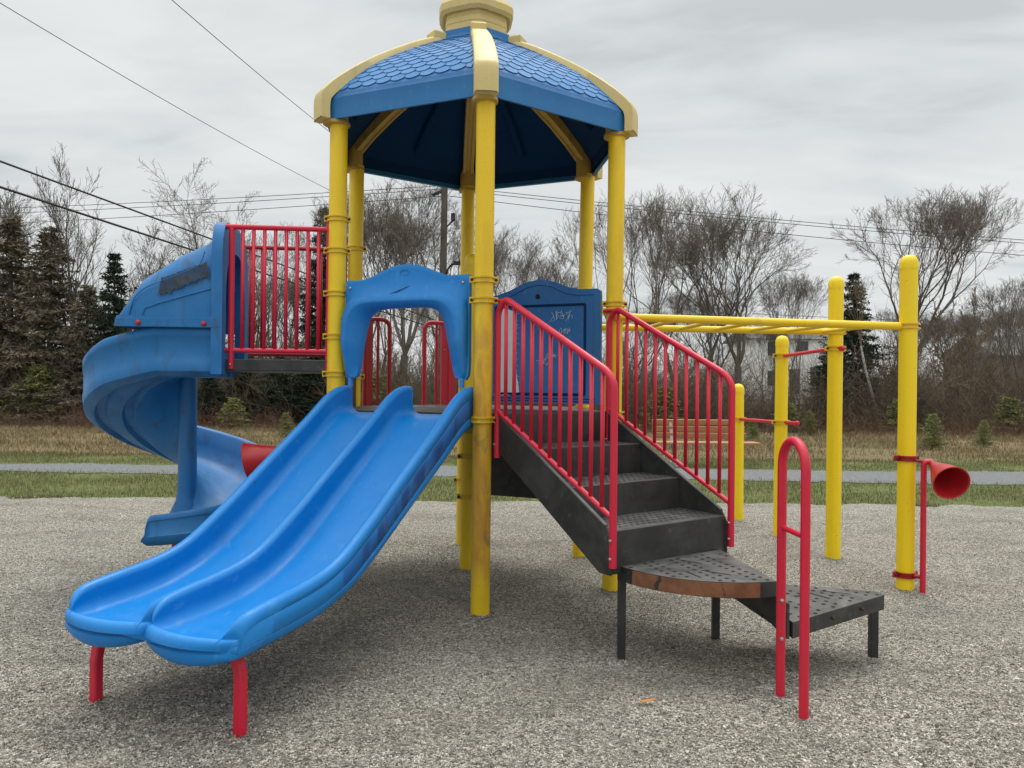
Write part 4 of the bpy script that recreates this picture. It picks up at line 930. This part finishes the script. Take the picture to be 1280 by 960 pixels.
def copy_tree(src, x, y, s, rz, label, group, sx=1, z=0):
    if src.name in used:
        r_ = src.copy(); col.objects.link(r_)
        for ch in src.children: c_ = ch.copy(); col.objects.link(c_); c_.parent = r_
    else: r_ = src; used.add(src.name)
    r_.location = (x, y, z); r_.scale = (s*sx, s*sx, s); r_.rotation_euler = (0, 0, rz); r_['label'] = label; r_['category'] = 'tree'
    if group: r_['group'] = group
    elif 'group' in r_: del r_['group']
    return r_
BT = {}
BT['slim'] = tree_proto('b', 'bare_tree', bare(1, 10, 1, .25, .62, .10, nb=(26, 10, 6), rad=.10), MT['bark'], MT['twig_grey'], 'branches')
BT['round'] = tree_proto('b', 'bare_tree', fork(2, 10, 1, .22, .54, 7, .11, .18, 3, 1.0), MT['bark'], MT['twig'], 'branches')
BT['multi'] = tree_proto('b', 'bare_tree', fork(3, 10, 3, .22, .42, 6, .10, .16, 2, .9), MT['bark'], MT['twig'], 'branches')
BT['larch'] = tree_proto('b', 'bare_tree', bare(4, 10, 1, .10, 1.0, .05, nb=(44, 11, 5), lean=.14, rad=.11), MT['bark'], MT['twig'], 'branches')
BT['multi2'] = tree_proto('b', 'bare_tree', fork(5, 10, 2, .24, .50, 6, .10, .14, 2, .95), MT['bark'], MT['twig_grey'], 'branches')
BT['birch'] = tree_proto('b', 'birch_tree', fork(8, 10, 2, .55, .38, 5, .10, .12, 2, .8), MT['birch'], MT['twig_tan'], 'branches')
BT['shrub'] = tree_proto('b', 'bare_shrub', bare(6, 4, 6, .12, .8, .08, nb=(8, 6, 5), rad=.07, tw=1.3), MT['bark'], MT['twig_tan'], 'branches')
BT['shrub2'] = tree_proto('b', 'bare_shrub', bare(7, 4, 7, .08, 1.0, .04, nb=(9, 6, 5), rad=.06, tw=1.3), MT['bark'], MT['brush'], 'branches')
BT['spruce'] = tree_proto('c', 'spruce_tree', spruce(1, 6, .25, 1.0, .11), MT['bark'], MT['needle'], 'needles')
BT['spruce_grey'] = tree_proto('c', 'spruce_tree', spruce(2, 7, .24, .9, .13, .05), MT['bark'], MT['needle_grey'], 'needles')
BT['sapling'] = tree_proto('c', 'young_spruce', spruce(4, 1.6, .42, .8, .06, .15), MT['bark'], MT['needle_light'], 'needles')
HH = dict(slim=10, round=10, multi=10, larch=10, multi2=10, birch=10, shrub=4, shrub2=4, spruce=6, spruce_grey=7, sapling=1.6)
def put(kind, px, ytop, d, label, group=None, sx=1, rz=None):
    h = 1.55+(480-ytop)/960*d; s = h/HH[kind]; rz = rnd.uniform(0, 6.28) if rz is None else rz
    return copy_tree(BT[kind], (px-640)/960*d, d, s, rz, label, group, sx)
put('slim', 103, 182, 29, 'tall slim pale bare tree, highest on the left above the grey spruces', rz=.5)
put('slim', 40, 240, 35, 'slim bare tree rising behind the two broad grey spruces at the left edge', sx=1.3)
put('multi2', -20, 235, 34, 'bare tree cut off by the left edge of the photo', sx=1.1)
put('slim', 172, 275, 33, 'thin bare tree just right of the dark spruce on the left', sx=1.2)
put('larch', 262, 206, 31, 'bare leaning tree with short side twigs above the spiral slide hood', rz=2.6)
put('larch', 318, 245, 34, 'bare bushy tree behind the red guard rail, smaller neighbour of the leaning tree', rz=2.9)
put('multi2', 352, 280, 37, 'low bare tree behind the right half of the red guard rail')
put('round', 500, 222, 31, 'large dense bare tree left of the utility pole under the roof', sx=1.05, rz=1.0)
put('multi', 462, 250, 34, 'bare tree beside the left back posts, behind the blue arch')
put('multi2', 560, 262, 36, 'bare tree right behind the utility pole')
put('multi', 632, 285, 37, 'small bare tree seen right of the front post')
put('slim', 700, 288, 36, 'thin bare tree above the blue wall panel', sx=1.4)
put('multi2', 668, 315, 42, 'far low bare tree above the top of the blue wall panel')
put('multi', 800, 232, 30, 'tall many stemmed bare tree just right of the right roof post', sx=1.0, rz=.3)
put('multi2', 862, 240, 33, 'tall bare tree between the right roof post and the overhead ladder posts', sx=1.0)
put('round', 925, 262, 32, 'broad bare tree left of the white house', sx=1.1, rz=2.0)
put('multi', 985, 330, 38, 'bare tree in front of the roof of the white house')
put('round', 1145, 234, 33, 'broad round crowned bare tree behind the tallest yellow end post', sx=1.0, rz=4.0)
put('birch', 1106, 330, 29, 'white barked birch just left of the tallest yellow end post', rz=1.3)
put('multi2', 1262, 335, 32, 'bare tree near the right edge of the photo, above the sapling spruce')
put('multi', 1320, 345, 34, 'bare tree cut off by the right edge of the photo')
put('shrub', 1205, 350, 30, 'tan bushy bare tree right of the tallest yellow end post')
put('spruce', 142, 318, 28, 'dark green spruce on the left, behind the spiral slide', sx=.9)
put('spruce_grey', 62, 288, 29, 'broad grey brown spruce, right one of the pair at the left edge', sx=1.35)
put('spruce_grey', 12, 274, 30, 'broad grey brown spruce at the very left edge of the photo', sx=1.35)
put('spruce_grey', 108, 360, 28, 'lower grey spruce between the grey pair and the dark green spruce', sx=1.4)
put('spruce', 404, 258, 33, 'dark spruce top peeking out beside the left front roof post', sx=.8)
put('spruce', 1066, 335, 31, 'dark pointed spruce beside the white house', sx=1.0)
put('spruce', 1035, 425, 29, 'low wide dark spruce in front of the pointed one', sx=1.5)
for i_, (px, yt, d) in enumerate(((262, 455, 27), (305, 430, 28), (350, 438, 27.5), (392, 420, 28), (430, 440, 29))):
    put('spruce', px, yt, d, ['leftmost low dark spruce of the clump under the upper deck', 'low dark spruce second from the left under the upper deck', 'middle low dark spruce of the clump under the upper deck', 'low dark spruce second from the right, near the left front roof post', 'rightmost low dark spruce, behind the left roof posts'][i_], 'low spruces under the upper deck', sx=1.5)
for i_, (px, yt, d) in enumerate(((1166, 512, 19.5), (1230, 520, 20.5))):
    put('sapling', px, yt, d, ['young green spruce in the dry grass nearest the red horn', 'young green spruce in the dry grass nearest the right edge'][i_], sx=1.0)
for i_, (px, yt, d, mk) in enumerate(((52, 462, 27.5, 'low green evergreen bush at the foot of the left edge spruces'), (292, 500, 25.5, 'olive evergreen bush under the near end of the upper deck'), (470, 470, 28, 'olive evergreen bush seen through the slide arch'), (830, 480, 27, 'olive evergreen bush behind the far stair handrail'), (985, 500, 26.5, 'olive evergreen bush in front of the white house'), (1125, 495, 27, 'olive evergreen bush behind the tallest yellow end post'), (1262, 490, 27, 'olive evergreen bush by the right edge of the photo'))):
    put('sapling', px, yt, d, mk, sx=1.5)
put('sapling', 941, 520, 22, 'young spruce in the dry grass behind the shortest yellow post')
put('sapling', 358, 518, 22, 'yellowish young spruce seen between the spiral slide and the twin slide')
put('sapling', 1013, 510, 25, 'young spruce between the two middle yellow posts')
rs = random.Random(21)
marks = ['cut off by the left edge of the photo', 'below the grey brown spruce at the left edge', 'below the right one of the two grey brown spruces', 'left of the spiral slide, under the dark green spruce',
 'behind the outer curve of the spiral slide', 'behind the column of the spiral slide', 'right of the spiral slide column, under the upper deck', 'under the middle of the red guard rail', 'behind the left front roof post, below the upper deck',
 'seen through the left of the slide arch', 'seen through the middle of the slide arch', 'seen through the right of the slide arch', 'behind the stained front roof post', 'behind the left half of the blue wall panel', 'behind the right half of the blue wall panel',
 'just right of the right front roof post', 'behind the upper part of the right stair handrail', 'above the left end of the park bench', 'above the right end of the park bench', 'behind the shortest yellow post', 'between the shortest and the second shortest yellow posts',
 'at the foot of the dark pointed spruce', 'left of the white barked birch', 'behind the tallest yellow end post', 'above the red speaking horn on the right', 'behind the young spruces near the right edge', 'cut off by the right edge of the photo']
for i_, mk in enumerate(marks):
    px = -10+i_*50; d = rs.uniform(27, 32); kd = rs.choice(['shrub', 'shrub2', 'shrub'])
    put(kd, px+rs.uniform(-12, 12), rs.uniform(400, 445) if not 930 < px < 1050 else rs.uniform(478, 490), d, 'bare twiggy shrub '+mk, 'bare shrubs along the wood edge', sx=rs.uniform(.9, 1.4))
for px in range(-60, 1380, 85):
    if 920 < px < 1060: continue
    d = rs.uniform(36, 44); put(rs.choice(['multi', 'multi2', 'round']), px+rs.uniform(-16, 16), rs.uniform(330, 400) if px < 1000 else rs.uniform(350, 400), d, 'background bare tree lost in the wood behind the front row', 'bare trees deep in the wood', sx=rs.uniform(1.1, 1.6))
for i_, (px, yt, mk) in enumerate(((962, 395, 'thin bare tree in front of the left windows of the white house'), (1222, 375, 'bare tree hiding the left half of the grey house'), (1270, 372, 'bare tree hiding the right half of the grey house'))):
    put('multi', px, yt, 36+i_, mk, sx=1.1)
# undergrowth
def brush(n, y0, y1, h0, h1, seed, w=.012, xr=.78, cond=None):
    r_ = np.random.RandomState(seed); y = y0+(y1-y0)*r_.rand(n); x = (r_.rand(n)*2-1)*y*xr
    if cond is not None: kk = cond(x, y, r_); x, y = x[kk], y[kk]
    m = len(x); h = (h0+(h1-h0)*r_.rand(m)**1.8)*(.72+.28*np.sin(x*.9+1)*np.cos(x*.37)+.22*np.sin(x*2.9+y*.7)+.15*r_.randn(m)); p = np.stack([x, y, np.zeros(m)], -1); d = np.stack([r_.randn(m)*.35, r_.randn(m)*.35, np.ones(m)], -1); V = []; F = []; o = 0; seg = 4
    al = []
    for i_ in range(seg):
        q = p+d*(h/seg)[:, None]; rr_ = w*(1-.7*i_/seg); al.append((p, q, rr_, w*(1-.7*(i_+1)/seg))); 
        if i_ > 0:
            for _ in range(2):
                e_ = d+r_.randn(m, 3)*.75; al.append((p, p+e_*(h/seg*.9)[:, None], w*.5, w*.25))
        p = q; d = d+r_.randn(m, 3)*.28; d[:, 2] = np.abs(d[:, 2])*.9
    A_ = np.concatenate([a[0] for a in al]); B_ = np.concatenate([a[1] for a in al]); ra = np.concatenate([np.full((m, 1), a[2]) for a in al]); rb = np.concatenate([np.full((m, 1), a[3]) for a in al])
    t = B_-A_; t /= np.linalg.norm(t, axis=1)[:, None]+1e-9; u = np.cross(t, (.31, .22, .93)); u /= np.linalg.norm(u, axis=1)[:, None]+1e-9; w_ = np.cross(t, u)
    V = np.stack([P_+r2*(math.cos(k_*2.094)*u+math.sin(k_*2.094)*w_) for P_, r2 in ((A_, ra), (B_, rb)) for k_ in range(3)], 1).reshape(-1, 3)
    F0 = np.array([[0, 1, 4], [0, 4, 3], [1, 2, 5], [1, 5, 4], [2, 0, 3], [2, 3, 5]])
    return V, (F0[None]+6*np.arange(len(A_))[:, None, None]).reshape(-1, 3)
V, F = brush(17000, 27, 36, 1.0, 3.4, 5, w=.010, cond=lambda x, y, r_: ~((x/y > .30) & (x/y < .42) & (y > 29) & (r_.rand(len(x)) < .7)))
tag(np_mesh('undergrowth', V, F, MT['brush']), 'brown leafless undergrowth filling the edge of the wood', 'undergrowth', kind='stuff')
V, F = brush(13000, 36, 54, 1.2, 5.4, 6, w=.016, cond=lambda x, y, r_: ~((x/y > .29) & (x/y < .43) & (r_.rand(len(x)) < .96)) & (r_.rand(len(x)) < .65+.35*np.sin(x*1.7+y)))
tag(np_mesh('far_thicket', V, F, MT['twig']), 'grey brown thicket of stems deep behind the wood edge', 'thicket', kind='stuff')
V, F = brush(5000, 24, 28, .25, .9, 7, w=.007)
tag(np_mesh('brambles', V, F, MT['brush_red']), 'low russet brambles where the meadow meets the wood', 'brambles', kind='stuff')

# ------------------------------------------------------------------ houses
hx, hy = (992-640)/960*62, 62
def wpx(px, py, d): return np.array([(px-640)/960*d, d, 1.55+(480+(px-640)*.0095-py)/960*d])
house = thing('white_house', (hx, hy, 0), 'white two storey house seen through the bare trees on the right', 'house')
q = MB(); q.box((hx+.3, hy+4, 2.7), (3.5, 0, 0), (0, 4, 0), (0, 0, 2.75)); q.build('wall', MT['siding'], house)
q = MB(); q.prism([(hx-3.6, hy-.3, 5.4), (hx-3.6, hy+8.3, 5.4), (hx-3.6, hy+4, 6.3)], (7.8, 0, 0)); q.build('roof', MT['roofing'], house)
for (px, py, w_, h_) in ((966, 436, .45, .55), (1003, 433, .42, .42), (966, 473, .45, .6), (993, 477, .42, 1.0), (1019, 470, .42, .7)):
    c_ = wpx(px, py, hy-.02); q = MB(); q.box(c_, (w_+.1, 0, 0), (0, .04, 0), (0, 0, h_+.1)); f_ = q.build('window', MT['siding'], house); q = MB(); q.box(c_-np.array((0, .05, 0)), (w_, 0, 0), (0, .02, 0), (0, 0, h_)); q.build('pane', MT['glass'], f_)
hx2 = (1310-640)/960*66; h2 = thing('grey_house', (hx2, 66, 0), 'dull grey house with dark roof hidden in the trees at the right edge', 'house')
q = MB(); q.box((hx2, 70, 2.2), (4.5, 0, 0), (0, 4, 0), (0, 0, 2.2)); q.build('wall', MT['brownwall'], h2)
q = MB(); q.prism([(hx2-4.8, 65.6, 4.4), (hx2-4.8, 74.4, 4.4), (hx2-4.8, 70, 6.4)], (9.6, 0, 0)); q.build('roof', MT['roofing'], h2)
q = MB(); q.box((hx2-1, 65.97, 2.6), (.5, 0, 0), (0, .03, 0), (0, 0, .6)); q.build('window', MT['siding'], h2)
hx3 = (275-640)/960*64; h3 = thing('shed', (hx3, 64, 0), 'low pale shed far behind the spruces under the upper deck', 'shed')
q = MB(); q.box((hx3, 67, 1.3), (2.6, 0, 0), (0, 3, 0), (0, 0, 1.3)); q.build('wall', MT['siding'], h3)
q = MB(); q.prism([(hx3-2.8, 63.7, 2.6), (hx3-2.8, 70.3, 2.6), (hx3-2.8, 67, 3.5)], (5.6, 0, 0)); q.build('roof', MT['roofing'], h3)

# ------------------------------------------------------------------ utility pole and wires
pd_ = 30.; px_ = (551-640)/960*pd_
pole = thing('utility_pole', (px_, pd_, 0), 'weathered wooden utility pole with a lamp arm behind the front roof post', 'utility pole')
q = MB(); q.tube([(px_, pd_, -.3), (px_+.08, pd_, 9.2)], [.17, .12], 12); q.build('shaft', MT['cedar_post'], pole)
q = MB(); q.tube(bend([(px_+.1, pd_-.1, 5.6), (px_+.3, pd_-.2, 6.1), (px_+.55, pd_-.4, 6.2)], .2), .035, 8); q.box((px_+.72, pd_-.45, 6.18), (.24, 0, 0), (0, .12, 0), (0, 0, .06)); q.build('lamp_arm', MT['cable'], pole)
q = MB(); q.box((px_-.16, pd_, 9.0), (.25, 0, .12), (0, .04, 0), (-.02, 0, .05)); q.tube([(px_+.1, pd_, 7.6), (px_+.42, pd_, 7.9)], .03, 6); q.box((px_+.42, pd_, 8.05), (.08, 0, 0), (0, .08, 0), (0, 0, .14)); q.build('crossarm', MT['cable'], pole)
def wire(A_, B_, sag, r, mat, label, name='power_line'):
    A_, B_ = np.array(A_, float), np.array(B_, float); q = MB(); q.tube([A_+(B_-A_)*t-np.array((0, 0, 4*sag*t*(1-t))) for t in np.linspace(0, 1, 40)], r, 6)
    return tag(q.build(name, mat, org=A_), label, 'cable')
def W(px, py, d): return wpx(px, py, d)
wire(W(-300, 92, 8.5), W(548, 402, 29.9), .02, .016, MT['cable'], 'upper of the two thick black cables crossing the left sky', 'overhead_cable')
c2 = wire(W(-300, 136, 8.3), W(548, 412, 29.9), .02, .019, MT['cable'], 'lower of the two thick black cables, with a small dangling loop', 'overhead_cable')
q = MB(); a_ = W(170, 283, 15.2); q.tube([a_+np.array((x, 0, z)) for x, z in ((0, 0), (.03, -.15), (.10, -.26), (.20, -.30), (.31, -.27), (.37, -.16), (.38, -.10))], .005, 5); q.build('dangling_loop', MT['cable'], c2, org=tuple(c2.location))
wire(W(-200, -115, 9), W(551, 300, 29.9), .35, .006, MT['wire'], 'thin wire running down from the upper left corner to the utility pole')
wire(W(90, -105, 9), W(551, 262, 29.9), .3, .006, MT['wire'], 'thin wire coming down from the top edge, left of the roof')
wire(W(-400, 268, 46), W(551, 232, 30.2), .3, .013, MT['wire'], 'highest of the thin level wires left of the utility pole')
wire(W(-400, 274, 46), W(551, 236, 30.2), .35, .013, MT['wire'], 'middle one of the thin level wires left of the utility pole')
wire(W(-400, 292, 46), W(551, 245, 30.2), .3, .013, MT['wire'], 'lowest of the thin level wires left of the utility pole')
wire(W(551, 232, 30.2), W(1700, 326, 34), .3, .013, MT['wire'], 'highest of the thin level wires crossing the sky on the right')
wire(W(551, 236, 30.2), W(1700, 330, 34), .3, .013, MT['wire'], 'middle one of the thin level wires crossing the sky on the right')
wire(W(551, 244, 30.2), W(1700, 345, 34), .4, .013, MT['wire'], 'lowest of the high thin wires crossing the sky on the right')
wire(W(940, 392, 40), W(1500, 408, 44), .15, .014, MT['cable'], 'dark low wire at tree height near the right edge')
